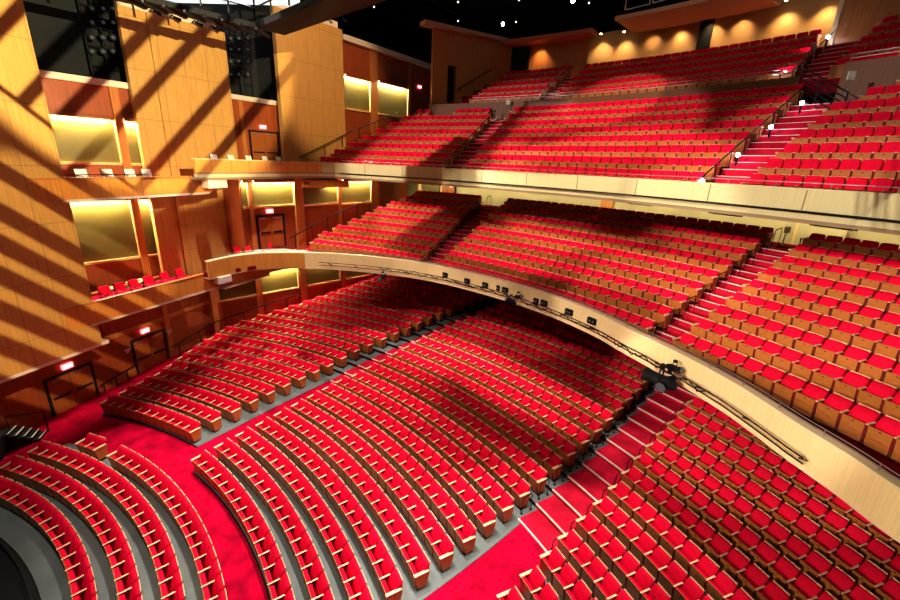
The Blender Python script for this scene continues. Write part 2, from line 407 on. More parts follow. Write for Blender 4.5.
polar(b, rk(6)+.03, rk(14)-.25, lambda r: interp(kof(r), L_LEFT)+.3, lambda r: interp(kof(r), L_RIGHT)-1.0, zflat, 12, 40)
polar(b, rk(5)+.03, rk(14)-.25, lambda r: interp(kof(r), R_LEFT)-.2, 4, zflat, 12, 40)
struct(b.build('floor_grey_seating', M['grey']))
b = MB()   # dark lip where the grey floor meets the carpet of the cross aisle
for (r0, pa, pb) in ((rk(5)-.02, 57.2, 28.3), (rk(6)-.02, 79.3, 61.5)):
    ring_solid(b, r0, r0+.05, pa, pb, zflat(r0)-.03, zflat(r0)+.012, 50)
struct(b.build('trim_1', M['black']))
# stepped part of the orchestra: platforms under the rows, carpeted steps in the two aisles
plat, steps, nose, edge = MB(), MB(), MB(), MB()
for k in range(14, 31):
    r0, r1, z = rk(k)-.25, rk(k+1)-.25, zk(k)
    ring_solid(plat, r0, r1+.02, 100, 4, z-.6, z-.0, 90)
    ring_solid(steps, r0-.005, r1, 100, interp(k+.3, L_LEFT)+.3, z-.3, z+.01, 8)
    for (La, Lb, da, db) in ((L_RIGHT, C_LEFT, -.85, .05), (C_RIGHT, R_LEFT, -.7, .05)):
        a, c = interp(k+.3, La)+da, interp(k+.3, Lb)+db
        ring_solid(steps, r0-.01, r1, a, c, z-.3, z+.012, 6)
        ring_solid(nose, r0-.03, r0+.035, a, c, z-.03, z+.024, 6)
    for (pa_, pb_) in ((interp(k, L_LEFT)+1, interp(k+.3, L_RIGHT)-.85), (interp(k+.3, C_LEFT)+.05, interp(k+.3, C_RIGHT)-.7), (interp(k+.3, R_LEFT)+.05, 6)):
        ring_solid(edge, r0-.012, r0, pa_, pb_, z-.18, z+.004, 30)
struct(plat.build('floor_orchestra_tiers', M['grey'])); struct(steps.build('floor_aisle_steps', M['carpet_step'])); struct(nose.build('trim_2', M['nosing'])); struct(edge.build('trim_3', M['black']))
# stage edge, orchestra pit and stage steps
b = MB(); ring_solid(b, 9.0, 14.08, 80, 10, -1.2, -.02, 60); ring_solid(b, 13.9, 13.98, 72, 15, -.5, .3, 50)
struct(b.build('floor_stage_edge', M['stage']))
pit = thing('stage_platform', 'black stage platform beside the stage steps', 'stage', (0, 0, 0))
a0 = at_z((-60, 470), .9); a1 = at_z((20, 455), .9)
b = MB(); q = [at_z(p, .95) for p in ((-40, 440), (9, 428), (-9, 447), (-60, 500))]
b.hexa([(p[0], p[1], -.1) for p in q], [(p[0], p[1], .93) for p in q]); b.build('platform', M['stage'], pit)
t = thing('stage_steps', 'black stage access steps with white edged treads', 'steps', (0, 0, 0))
top0, top1 = Vector(at_z((10, 427), .9)), Vector(at_z((1, 436), .9))
run = (Vector(at_z((50, 434), .12))-Vector(at_z((12, 430), .9))); run.z = 0
for i in range(5):
    z1 = .88-.17*i; o_ = run*(i/5.0); o2 = run*((i+1)/5.0)
    b = MB(); q = [top0+o_, top0+o2, top1+o2, top1+o_]
    b.hexa([(p.x, p.y, -.05) for p in q], [(p.x, p.y, z1) for p in q]); st_ = b.build('tread', M['stage'], t)
    b = MB(); q = [top0+o2-run*.05, top0+o2, top1+o2, top1+o2-run*.05]
    b.hexa([(p.x, p.y, z1) for p in q], [(p.x, p.y, z1+.012) for p in q]); tag(b.build('tread_edge', M['white'], st_), 'white tread edge')
t = thing('stage_handrail', 'black square tube rail behind the stage steps', 'handrail')
p0, p1 = Vector(at_z((10, 431), .5)), Vector(at_z((49, 431), .1))
b = MB(); b.tube([p0, p0+Vector((0, 0, .75)), p1+Vector((0, 0, 1.0)), p1], .035); b.build('rail', M['blackmetal'], t)

# ------------------------------------------------------------------ mezzanine and balcony tiers
def tier(nm, r1, dr, z1, dz, n, front_r, aisles, pa_, pb, edge_z):
    b, st, ns = MB(), MB(), MB()
    for i in range(1, n+1):
        r0 = r1+dr*(i-1)-.2; ra = r0+dr+(2.0 if i == n else .02); z = z1+dz*(i-1)-.65
        if i == 1: r0 = None
        na = 60; pa = pa_(i) if callable(pa_) else pa_
        for j in range(na):
            a, c = pa+(pb-pa)*j/na, pa+(pb-pa)*(j+1)/na
            f0, f1 = (front_r(a) if r0 is None else r0), (front_r(c) if r0 is None else r0)
            A, B, Cc, Dd = pol(f0, a), pol(f1, c), pol(ra, c), pol(ra, a)
            zb = (edge_z if i == 1 else z-dz-.1)
            b.hexa([(p.x, p.y, zb) for p in (A, B, Cc, Dd)], [(p.x, p.y, z) for p in (A, B, Cc, Dd)])
        for (aa, ab) in aisles:
            rr = r1+dr*(i-1)-.2
            ring_solid(st, rr-.01 if i > 1 else rr, rr+dr, aa, ab, z-dz if i > 1 else edge_z+.02, z+.012, 6)
            if i > 1:
                ring_solid(ns, rr-.03, rr+.05, aa, ab, z-.01, z+.022, 6)
                ring_solid(st, rr-dr/2, rr, aa, ab, z-dz, z-dz/2+.012, 6); ring_solid(ns, rr-dr/2-.02, rr-dr/2+.06, aa, ab, z-dz/2, z-dz/2+.022, 6)
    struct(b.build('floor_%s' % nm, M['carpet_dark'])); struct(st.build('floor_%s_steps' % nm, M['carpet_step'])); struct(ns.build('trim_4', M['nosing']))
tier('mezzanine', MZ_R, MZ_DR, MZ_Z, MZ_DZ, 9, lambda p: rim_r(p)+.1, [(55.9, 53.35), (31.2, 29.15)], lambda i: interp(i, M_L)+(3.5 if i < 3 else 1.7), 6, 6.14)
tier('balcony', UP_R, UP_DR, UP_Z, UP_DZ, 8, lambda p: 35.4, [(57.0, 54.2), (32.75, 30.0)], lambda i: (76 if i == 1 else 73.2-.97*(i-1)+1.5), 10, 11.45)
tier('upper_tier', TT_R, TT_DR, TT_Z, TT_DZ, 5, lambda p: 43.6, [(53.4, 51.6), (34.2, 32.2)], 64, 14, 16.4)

b = MB()
for i in range(1, 10):
    r0 = MZ_R+MZ_DR*(i-1)-.2; z = MZ_Z+MZ_DZ*(i-1)-.65; a = interp(i, M_L)
    ring_solid(b, r0, r0+MZ_DR, a+(3.4 if i < 3 else 1.6), a+.1, z, z+.015, 4)
    if i < 4:
        for q in (1, 2): ring_solid(b, r0-.25*q, r0, a+3.0, a+.3, z-.42, z-.14*q, 4)
struct(b.build('floor_mezzanine_landings', M['carpet_step']))
# mezzanine front
def curve_band(mb, pts, z0, z1, th0, th1=None, inward=True):
    """wall of thickness th outward from a plan curve"""
    n = len(pts); N_ = []
    for i in range(n):
        a, c = pts[max(0, i-1)], pts[min(n-1, i+1)]
        d = Vector((c[0]-a[0], c[1]-a[1])).normalized(); N_.append((d.y, -d.x))
    for i in range(n-1):
        A, B = pts[i], pts[i+1]; na, nb = N_[i], N_[i+1]
        def q(P, nn, t, z): return (P[0]+nn[0]*t, P[1]+nn[1]*t, z)
        mb.hexa([q(A, na, 0, z0), q(B, nb, 0, z0), q(B, nb, th0, z0), q(A, na, th0, z0)], [q(A, na, 0, z1), q(B, nb, 0, z1), q(B, nb, th0, z1), q(A, na, th0, z1)])
def smooth_curve(pts, n):
    P = np.array(pts, float); d = np.r_[0, np.cumsum(np.hypot(*np.diff(P, axis=0).T))]; m = len(P)
    T = np.zeros_like(P)
    for i in range(m):
        a, c = max(0, i-1), min(m-1, i+1); T[i] = (P[c]-P[a])/(d[c]-d[a])
    out = []
    for s in np.linspace(0, d[-1], n):
        i = min(m-2, max(0, int(np.searchsorted(d, s)-1))); h = d[i+1]-d[i]; u = (s-d[i])/h
        out.append((2*u**3-3*u*u+1)*P[i]+(u**3-2*u*u+u)*h*T[i]+(-2*u**3+3*u*u)*P[i+1]+(u**3-u*u)*h*T[i+1])
    return [tuple(x) for x in out]
MZC = smooth_curve([(30.4, 3.5), (30.0, 6.5)]+_rim[1:], 140)
def offset_side(pts): return pts
def bandsplit(pts, x): return [p for p in pts if p[0] >= x], [p for p in pts if p[0] <= x+.25]
# direction of the curve is from the near end to the far box, so its right hand side (d.y,-d.x) points out to the seats
b = MB(); curve_band(b, [p for p in MZC if p[0] >= 11.3], 6.16, 7.08, .14); struct(b.build('wall_mezzanine_front', M['fascia']))
b = MB(); curve_band(b, [(p[0], p[1]) for p in MZC], 7.08, 7.13, .26); struct(b.build('trim_5', M['fascia_trim']))
b = MB(); curve_band(b, MZC, 6.10, 6.16, .5); struct(b.build('trim_6', M['fascia_trim']))
b = MB()
for z in (7.22, 7.30): b.tube([(p[0]+(.12)*p[0]/32, p[1]+.12*p[1]/32, z) for p in MZC], .016, 5)
for i in range(0, len(MZC), 4):
    p = MZC[i]; b.tube([(p[0]*1.004, p[1]*1.004, 7.1), (p[0]*1.004, p[1]*1.004, 7.3)], .012, 5)
tag(b.build('guard_rail', M['steel']), 'thin steel double guard rail along the blond mezzanine front', 'railing')
# underside of the mezzanine
b = MB(); n_ = 70
P = []
for i in range(5):
    row_ = []
    for j in range(n_+1):
        ph = 73-(73-5)*j/n_; ri = rim_r(ph) if ph > 8 else 30.4; r = ri+.3+(44.5-ri)*i/4; row_.append(pol(r, ph, 6.1-.12*i))
    P.append(row_)
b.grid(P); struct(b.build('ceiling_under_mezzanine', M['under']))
# upper balcony front
UPC = [tuple(pol(35.3, 4+(70-4)*j/80)[:2]) for j in range(81)]+[(11.3, 32.6), (10.7, 31.7), (9.9, 30.2), (8.9, 27.6), (7.5, 24.14)]
UPC = smooth_curve(UPC[::4]+UPC[-5:], 130) if False else UPC
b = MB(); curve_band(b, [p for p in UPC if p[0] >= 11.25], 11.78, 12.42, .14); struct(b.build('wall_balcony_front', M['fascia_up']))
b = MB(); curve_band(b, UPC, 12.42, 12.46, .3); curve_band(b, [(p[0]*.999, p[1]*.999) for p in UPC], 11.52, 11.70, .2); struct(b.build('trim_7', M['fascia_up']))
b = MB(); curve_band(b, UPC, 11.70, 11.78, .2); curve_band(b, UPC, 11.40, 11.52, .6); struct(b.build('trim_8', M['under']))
b = MB()
for i in range(3, len(UPC)-6, 6):
    p, q_ = UPC[i], UPC[i+1]; d_ = Vector((q_[0]-p[0], q_[1]-p[1], 0)).normalized(); n_v = Vector((-d_.y, d_.x, 0))
    c0 = Vector((p[0], p[1], 0))+n_v*.012; c1 = c0+d_*.035
    b.hexa([(c0.x, c0.y, 11.79), (c1.x, c1.y, 11.79), (c1.x-n_v.x*.02, c1.y-n_v.y*.02, 11.79), (c0.x-n_v.x*.02, c0.y-n_v.y*.02, 11.79)], [(c0.x, c0.y, 12.41), (c1.x, c1.y, 12.41), (c1.x-n_v.x*.02, c1.y-n_v.y*.02, 12.41), (c0.x-n_v.x*.02, c0.y-n_v.y*.02, 12.41)])
struct(b.build('trim_90', M['under']))
rail_pts = [p for p in UPC if 8 < math.degrees(math.atan2(p[1], p[0])) < 69.5]
b = MB(); b.tube([(p[0]*.996, p[1]*.996, 11.76) for p in rail_pts], .035, 6)
tag(b.build('cable_pipe', M['blackmetal']), 'long black pipe running along the pale balcony front', 'pipe')
b = MB(); b.tube([(p[0]*1.004, p[1]*1.004, 12.62) for p in rail_pts], .018, 5)
for i in range(0, len(rail_pts), 3): b.tube([(rail_pts[i][0]*1.004, rail_pts[i][1]*1.004, 12.44), (rail_pts[i][0]*1.004, rail_pts[i][1]*1.004, 12.62)], .014, 5)
tag(b.build('guard_rail', M['steel']), 'thin steel guard rail on the upper balcony front', 'railing')
b = MB(); P = []
for i in range(5):
    P.append([pol(35.6+(45-35.6)*i/4, 76-(76-4)*j/60, 11.40-.03*i) for j in range(61)])
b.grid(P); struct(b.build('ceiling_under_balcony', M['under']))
# downlights slots under the balcony
for i, px in enumerate(((490, 189), (537, 193), (592, 198), (640, 204), (725, 214), (833, 227))):
    X = at_z(px, 11.36); o = thing('ceiling_slot', '%s black slot fitting in the balcony soffit, counting from the far stairs' % ordw(i+1), 'vent', (X[0], X[1], 11.33), math.atan2(X[1], X[0])+PI/2, 'black slot fittings under the balcony')
    b = MB(); b.box(-.6, .6, -.06, .06, 0, .05); b.build('housing', M['black'], o)
    b = MB(); b.box(-.5, .5, -.03, .03, -.012, 0); b.build('louver', M['blackmetal'], o)

# back walls
def arc_wall(name, r, pa, pb, z0, z1, mat, th=.3, n=50):
    b = MB(); ring_solid(b, r, r+th, pa, pb, z0, z1, n); return struct(b.build(name, mat))
arc_wall('wall_mezzanine_back', 44.5, 69, 4, 7, 11.4, M['backwall'])
arc_wall('wall_orchestra_back', 45.0, 76, 4, -1, 6.2, M['redwood'])
arc_wall('wall_balcony_parapet', 43.45, 65.2, 33.2, 13, 17.25, M['brown'], .15); arc_wall('wall_balcony_parapet', 43.45, 31.2, 12, 13, 17.55, M['brown'], .15)
b = MB()
for z in (17.45, 17.62): b.tube([tuple(pol(43.5, 33.6+(60-33.6)*j/40, z)) for j in range(41)], .016, 5)
for j in range(0, 41, 3): b.tube([tuple(pol(43.5, 33.6+(60-33.6)*j/40, 17.2)), tuple(pol(43.5, 33.6+(60-33.6)*j/40, 17.62))], .014, 5)
tag(b.build('guard_rail', M['steel']), 'thin steel rail on top of the brown upper tier parapet', 'railing')
b = MB()
for z in (17.7, 17.85): b.tube([tuple(pol(43.5, 15+(31-15)*j/24, z)) for j in range(25)], .016, 5)
for j in range(0, 25, 3): b.tube([tuple(pol(43.5, 15+(31-15)*j/24, 17.5)), tuple(pol(43.5, 15+(31-15)*j/24, 17.85))], .014, 5)
tag(b.build('guard_rail', M['steel']), 'short steel rail on the brown parapet beyond the upper stairs', 'railing')
arc_wall('wall_upper_back', 50.6, 62, 52.3, 16, 22.7, M['midwood']); arc_wall('wall_upper_back', 50.2, 52.3, 39.3, 16, 22.75, M['tanwall']); arc_wall('wall_upper_back', 50.2, 39.3, 34.6, 16, 26, M['tanwall'])
arc_wall('wall_upper_right', 49.2, 34.6, 10, 16, 27.5, M['midwood'])
b = MB(); ring_solid(b, 50.0, 50.2, 43.25, 42.35, 19, 24, 3); struct(b.build('door_6', M['black']))
b = MB(); ring_solid(b, 49.1, 49.3, 34.75, 34.5, 16, 26, 2); struct(b.build('trim_9', M['fascia_trim']))

# mezzanine back wall details
t = thing('wall_pier', 'orange wood pier on the pale mezzanine back wall', 'pier', pol(44.4, 45.4, 9.5), math.radians(45.4+90))
b = MB(); b.box(-.42, .42, -.05, .12, -.4, 1.85); b.build('pier_face', M['midwood'], t)
t = thing('doorway', 'tall mezzanine doorway with pale wood jamb above the steps', 'doorway', pol(44.3, 30.2, 9.6), math.radians(30.2+90))
b = MB(); b.box(.95, 1.06, -.05, .2, -.5, 1.8); b.build('jamb', M['scrim_trim'], t)
b = MB(); b.box(-.95, .95, .1, .2, -.5, 1.6); b.build('opening', M['backwall'], t)

# ------------------------------------------------------------------ side wall, recesses and tall panels
def wallbox(P0, d, s0, s1, z0, z1, y0, y1, name, mat, parent=None, **k):
    b = MB(); b.box(s0, s1, y0, y1, z0, z1); o = b.build(name, mat, parent, **k)
    if parent is None: place(o, P0, d)
    return o
# orchestra wall
struct(wallbox(WA_P, WA_D, -9, 2.15, -.3, 3.5, 0, .3, 'wall_orchestra_side', M['redwood']))
struct(wallbox(WA_P, WA_D, 2.1, 9.6, -.3, 5.6, 0, .3, 'wall_orchestra_side', M['redwood']))
struct(wallbox(W3_P, W3_D, -.2, 21, -.3, 6.2, 0, .3, 'wall_orchestra_rear_side', M['redwood']))
n_tr = [10]
def trim(P0, d, s0, s1, z0, z1, y0, y1, mat):
    o = struct(wallbox(P0, d, s0, s1, z0, z1, y0, y1, 'trim_%d' % n_tr[0], mat)); n_tr[0] += 1; return o
trim(WA_P, WA_D, 2.1, 9.1, 2.92, 3.16, -.06, .02, M['midwood'])
trim(WA_P, WA_D, 5.62, 5.95, .2, 5.4, -.08, .02, M['midwood'])
trim(WA_P, WA_D, 9.05, 9.95, .2, 5.6, -.3, .1, M['midwood'])
trim(WA_P, WA_D, 2.0, 9.0, .1, .75, -.04, .02, M['midwood'])
# soffit ledge below the first tall panel
def ledge(name, pts, z0, z1, mat):
    b = MB(); b.hexa([(p[0], p[1], z0) for p in pts], [(p[0], p[1], z1) for p in pts]); return struct(b.build(name, mat))
ledge('trim_%d' % n_tr[0], [(3.05, 11.8), (5.12, 19.5), (4.6, 19.64), (2.5, 12.0)], 4.28, 4.44, M['shelf_white']); n_tr[0] += 1

# double doors in the walls
def double_door(idx, P0, d, s0, s1, z0, z1, leafmat='doorwood', open_=False):
    root = bpy.data.objects.new('door_%d' % idx, None); link(root); place(root, P0, d); root['kind'] = 'structure'
    fr = MB(); w = .10; fr.box(s0-w, s0, -.09, .05, z0, z1+w); fr.box(s1, s1+w, -.09, .05, z0, z1+w); fr.box(s0, s1, -.09, .05, z1, z1+w); fr.build('frame', M['black'], root)
    mid = (s0+s1)/2
    for a, c in ((s0, mid-.008), (mid+.008, s1)):
        b = MB(); b.box(a+.01, c-.01, -.05, -.0, z0+.01, z1-.01); lf = b.build('leaf', M[leafmat], root, bevel=.01)
        b = MB(); b.box(a+.1, c-.1, -.12, -.07, z0+1.0, z0+1.09); b.box(a+.12, a+.17, -.09, -.05, z0+1.0, z0+1.09); b.box(c-.17, c-.12, -.09, -.05, z0+1.0, z0+1.09); b.build('push_bar', M['blackmetal'], lf)
        b = MB(); b.box(a+.18, a+.5, -.13, -.05, z1-.17, z1-.07); b.build('closer', M['steel'], lf)
    return root
double_door(1, WA_P, WA_D, -.82, 1.15, -.02, 2.05); double_door(2, WA_P, WA_D, 3.52, 5.42, .1, 2.3)
double_door(4, W2_P, D, 1.62, 3.7, 11.9, 14.3)
FONT = {'E': [(0, 0, 0, 1), (0, 0, 1, 0), (0, .5, .8, .5), (0, 1, 1, 1)], 'X': [(0, 0, 1, 1), (0, 1, 1, 0)], 'I': [(.5, 0, .5, 1)], 'T': [(0, 1, 1, 1), (.5, 0, .5, 1)]}
def exit_sign(P0, d, s, z, label):
    t = thing('exit_sign', label, 'exit sign', (P0[0]+d[0]*s, P0[1]+d[1]*s, z), math.atan2(d[1], d[0]), 'lit red exit signs')
    b = MB(); b.box(-.24, .24, -.14, -.02, -.13, .13); b.build('housing', M['exit'], t, bevel=.01)
    b = MB()
    for i, ch in enumerate('EXIT'):
        for (x0, y0, x1, y1) in FONT[ch]:
            A = Vector((-.19+i*.1+x0*.065, -.145, -.07+.14*y0)); B = Vector((-.19+i*.1+x1*.065, -.145, -.07+.14*y1)); b.tube([A, B], .011, 4)
    b.build('lettering', M['exit_txt'], t)
exit_sign(WA_P, WA_D, .16, 2.42, 'lit exit sign over the orchestra door nearest the stage')
exit_sign(WA_P, WA_D, 4.33, 2.72, 'lit exit sign over the orchestra door beside the seats')
exit_sign(W2_P, D, 2.6, 14.66, 'lit exit sign over the balcony double doors')
exit_sign(W2_P, D, 20.15, 19.9, 'lit exit sign high beside the two glowing wall panels')
for s_, z_, lb in ((3.1, 1.94, 'small pale wall sconce before the second orchestra door'), (5.75, 2.05, 'small pale wall sconce on the post past the second orchestra door')):
    t = thing('wall_sconce', lb, 'sconce', (WA_P[0]+WA_D[0]*s_, WA_P[1]+WA_D[1]*s_, z_), math.atan2(WA_D[1], WA_D[0]))
    b = MB(); b.hexa([(-.05, -.10, -.12), (.05, -.10, -.12), (.05, -.08, -.12), (-.05, -.08, -.12)], [(-.17, -.2, .12), (.17, -.2, .12), (.17, -.08, .12), (-.17, -.08, .12)]); b.build('shade', M['shelf_white'], t)
    b = MB(); b.box(-.05, .05, -.09, 0, -.05, .05); b.build('bracket', M['steel'], t)

# glowing olive panels: scrim set back under a lip with a strip lamp along its top
LIGHTS = []
def area(name, loc, rot, sx, sy, power, color, spread=None):
    l = bpy.data.lights.new(name, 'AREA'); l.shape = 'RECTANGLE'; l.size = sx; l.size_y = sy; l.energy = power; l.color = color
    if spread: l.spread = spread
    o = bpy.data.objects.new(name, l); link(o); o.location = loc; o.rotation_euler = rot; return o
COVE = (1, .90, .62)
def glow_panel(P0, d, s0, s1, z0, z1, label, power=60.0, right_strip=True, y=-.02, bottom=True, dim=False):
    a = math.atan2(d[1], d[0])
    t = thing('glow_panel', label, 'backlit panel', (P0[0], P0[1], 0), a, 'olive wall panels lit from their top edge')
    b = MB(); b.box(s0, s1, y-.03, y, z0, z1); b.build('scrim', M['olive'], t)
    b = MB(); b.box(s0, s1, y-.30, y-.26, z1-.02, z1+.16); b.box(s0, s1, y-.30, y, z1+.12, z1+.16); b.build('cove_lip', M['redwood'], t)
    if not dim:
        b = MB(); b.box(s0+.05, s1-.05, y-.18, y-.10, z1+.04, z1+.09); b.build('strip_lamp', M['strip'], t)
    if right_strip:
        b = MB(); b.box(s1, s1+.09, y-.12, y+.01, z0, z1); tag(b.build('side_trim', M['scrim_trim'], t), 'bright vertical edge trim')
    if bottom:
        b = MB(); b.box(s0, s1, y-.14, y+.01, z0-.13, z0); b.build('sill', M['scrim_trim'], t)
    sm = (s0+s1)/2; ny = y-.15
    if power:
        X = Vector((P0[0]+d[0]*sm-(-d[1])*0, P0[1]+d[1]*sm, z1+.03)); n = Vector((-d[1], d[0], 0))
        X += n*ny
        o = area('panel_lamp', X, (math.radians(-14), 0, a), (s1-s0)*.94, .05, power*4.2, COVE)
    return t
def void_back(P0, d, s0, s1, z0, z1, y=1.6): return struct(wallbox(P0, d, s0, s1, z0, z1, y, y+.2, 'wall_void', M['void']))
# first recess
struct(wallbox(R1_P, D, -4.6, 1.9, 4.5, 16.0, 0, .2, 'wall_recess', M['redwood']))
trim(R1_P, D, -4.6, 1.4, 15.8, 16.1, -.25, .2, M['shelf_white'])
void_back(R1_P, D, -5.5, 3, 15.5, 27)
trim(R1_P, D, -.1, .28, 5.2, 16, -.22, .02, M['midwood'])
glow_panel(R1_P, D, -3.4, -.15, 12.05, 14.2, 'wide glowing olive panel above the upper side box', 75)
glow_panel(R1_P, D, .28, .95, 12.05, 14.2, 'narrow glowing olive panel beside the tall middle panel, balcony level', 26, False)
glow_panel(R1_P, D, -3.4, -.12, 6.9, 10.1, 'tall wide olive glowing panel above the lower side box', 85)
glow_panel(R1_P, D, .28, .95, 6.9, 10.1, 'tall narrow olive glowing panel beside the tall middle panel, mezzanine level', 30, False)
# second recess and the wall on towards the back
WM_P = (10.2, 32.3)
def mz(s_, z_):
    X = np.array([W2_P[0]+D[0]*s_, W2_P[1]+D[1]*s_, z_]); r = X-CAM; n = (-D[1], D[0])
    t = ((WM_P[0]-CAM[0])*n[0]+(WM_P[1]-CAM[1])*n[1])/(r[0]*n[0]+r[1]*n[1]); Y = CAM+r*t
    return (Y[0]-WM_P[0])*D[0]+(Y[1]-WM_P[1])*D[1], Y[2]
def mz4(s0, s1, z0, z1): return mz(s0, z0)[0], mz(s1, z0)[0], mz((s0+s1)/2, z0)[1], mz((s0+s1)/2, z1)[1]
def mtrim(s0, s1, z0, z1, y0, y1):
    a = mz4(s0, s1, 8, 10); trim(WM_P, D, a[0], a[1], 5.0, 11.35, y0, y1, M['midwood'])
def mglow(s0, s1, z0, z1, *a, **k): q = mz4(s0, s1, z0, z1); return glow_panel(WM_P, D, q[0], q[1], q[2], q[3], *a, **k)
struct(wallbox(W2_P, D, -.6, 5.2, 10.8, 16.4, 0, .2, 'wall_side_door_bay', M['redwood'])); struct(wallbox(WM_P, D, mz(.4, 8)[0], 13, 5.2, 11.3, 0, 2.2, 'wall_mezzanine_side', M['redwood']))
struct(wallbox(W2_P, D, 5.2, 25.5, 10.8, 22.0, 0, .2, 'wall_side_rear', M['redwood']))
trim(W2_P, D, .2, 5.0, 16.2, 16.5, -.25, .2, M['shelf_white'])
void_back(W2_P, D, -1.5, 6.2, 16, 27, 1.4)
trim(W2_P, D, .95, 1.27, 11.5, 16.2, -.12, .02, M['midwood']); mtrim(.95, 1.27, 0, 0, -.12, .02)
trim(W2_P, D, 10.0, 23, 21.75, 22.15, -.5, .2, M['shelf_white'])
glow_panel(W2_P, D, 10.3, 13.2, 16.85, 19.25, 'glowing olive panel beside the third tall panel, balcony level', 80)
trim(W2_P, D, 13.3, 14.15, 12, 21.9, -.14, .02, M['midwood'])
glow_panel(W2_P, D, 14.2, 18.3, 16.85, 19.4, 'larger glowing olive panel next to the high exit sign', 100)
trim(W2_P, D, 18.5, 18.8, 12, 21.9, -.1, .02, M['midwood'])
mglow(.5, .9, 9.2, 10.9, 'sliver of glowing panel between middle panel and door post', 10, True)
mglow(1.35, 4.7, 9.2, 10.9, 'glowing olive panel over the mezzanine doors', 70)
mtrim(4.72, 5.5, 0, 0, -.2, .02)
mglow(5.55, 9.1, 9.1, 10.7, 'glowing olive panel right after the broad mezzanine post', 60)
mtrim(9.2, 9.55, 0, 0, -.12, .02)
mglow(9.6, 13.1, 9.0, 10.9, 'glowing olive panel third along the mezzanine wall', 55)
mtrim(13.2, 14.2, 0, 0, -.12, .02)
double_door(3, WM_P, D, *mz4(1.55, 3.6, 6.0, 8.4))
q = mz(2.53, 8.78); exit_sign(WM_P, D, q[0], q[1], 'lit exit sign over the mezzanine double doors')
def arc_glow(pa, pb, label, power):
    t = thing('glow_panel', label, 'backlit panel', (0, 0, 0), 0, 'olive wall panels lit from their top edge')
    b = MB(); ring_solid(b, 44.38, 44.45, pa, pb, 9.1, 10.9, 6); b.build('scrim', M['olive'], t)
    b = MB(); ring_solid(b, 44.3, 44.45, pb, pb-.35, 9.0, 11.0, 2); tag(b.build('side_trim', M['scrim_trim'], t), 'bright vertical edge trim')
    return t
arc_glow(69.5, 66.9, 'dim olive panel at the rear corner of the mezzanine', 20); arc_glow(66.4, 64.2, 'dim olive panel next to the wooden mezzanine door', 20)
double_door(5, tuple(pol(44.35, 63.9)[:2]), (math.cos(math.radians(63.9-90)), math.sin(math.radians(63.9-90))), -.1, 1.3, 9.0, 11.0)
# orchestra wall, rear side: olive panels below the mezzanine
def w3(s_, z_):
    X = np.array([W3_P[0]+D[0]*s_, W3_P[1]+D[1]*s_, z_]); r = X-CAM; n = (-W3_D[1], W3_D[0])
    t = ((W3_P[0]-CAM[0])*n[0]+(W3_P[1]-CAM[1])*n[1])/(r[0]*n[0]+r[1]*n[1]); Y = CAM+r*t
    return (Y[0]-W3_P[0])*W3_D[0]+(Y[1]-W3_P[1])*W3_D[1]
def w3trim(s0, s1, y0): trim(W3_P, W3_D, w3(s0, 2), w3(s1, 2), .5, 6, y0, .02, M['midwood'])
def w3glow(s0, s1, label, power, **k): glow_panel(W3_P, W3_D, w3(s0, 3), w3(s1, 3), 2.95, 4.6, label, power, **k)
w3glow(.3, 3.3, 'dark unlit olive panel past the orchestra pilaster', 0, right_strip=False, dim=True)
w3trim(3.35, 3.75, -.12)
w3glow(3.85, 7.0, 'glowing olive panel low on the orchestra rear wall', 45)
w3trim(7.15, 7.8, -.14)
w3glow(7.9, 11.4, 'dimmer olive panel under the mezzanine front', 8)
w3trim(11.6, 12.1, -.12)
w3glow(12.2, 15.4, 'farthest olive panel on the orchestra side wall', 8)

# the three tall wood panels
def tall_panel(label, P0, d, s0, s1, z0, z1, batten=None, ztr=None, mat='panel'):
    t = thing('wood_wall_panel', label, 'wood panel', (P0[0], P0[1], 0), math.atan2(d[1], d[0]))
    b = MB(); b.hexa([(s0, 0, z0), (s1, 0, z0), (s1, .35, z0), (s0, .35, z0)], [(s0, 0, z1), (s1, 0, ztr or z1), (s1, .35, ztr or z1), (s0, .35, z1)])
    b.build('veneer_face', M[mat], t)
    b = MB(); b.box(s0, s1-.4, .02, .33, (ztr or z1), (ztr or z1)+.42); b.build('top_ledge', M['shelf_white'], t)
    if batten is not None:
        b = MB(); b.box(batten, s1, -.16, -.001, z0, (ztr or z1)-.02); b.build('raised_leaf', M['panel'], t)
    return t
tall_panel('tall golden wood panel nearest the stage', PANEL_A, WA_D, -7.5, 0, 4.42, 18.0, mat='panel_near')
tall_panel('tall golden wood panel between the two black lamp recesses', PANEL_B, D, -5.3, 0, 4.95, 19.6, -4.07)
CPL = at_plane((286, 157), W2_P, D); CPR = at_plane((346.5, 147), W2_P, D)
CPL = CAM+(CPL-CAM)*.955; CPR = CAM+(CPR-CAM)*.955; pc = (CPL[0], CPL[1]); lenC = math.hypot(CPR[0]-CPL[0], CPR[1]-CPL[1])
tall_panel('tall golden wood panel beside the balcony seats', pc, D, -.1, lenC-.05, 11.9, 22.1)
for i, px in enumerate(((147, 15), (167, 21), (189, 26), (206, 31))):
    X = at_plane(px, PANEL_B, D)
    t = thing('panel_light', '%s small black clamp lamp from the stage end atop the middle wood panel' % ordw(i+1), 'lamp', (X[0]+.33, X[1]-.22, X[2]), math.atan2(D[1], D[0]), 'clamp lamps on the middle wood panel')
    b = MB(); b.tube([(0, 0, .1), (0, -.25, .2), (.1, -.35, .05)], .03, 5); b.build('arm', M['blackmetal'], t)
    b = MB(); b.tube([(.02, -.3, .12), (.3, -.5, -.02)], [.06, .09], 8); b.build('lamp_head', M['black'], t)
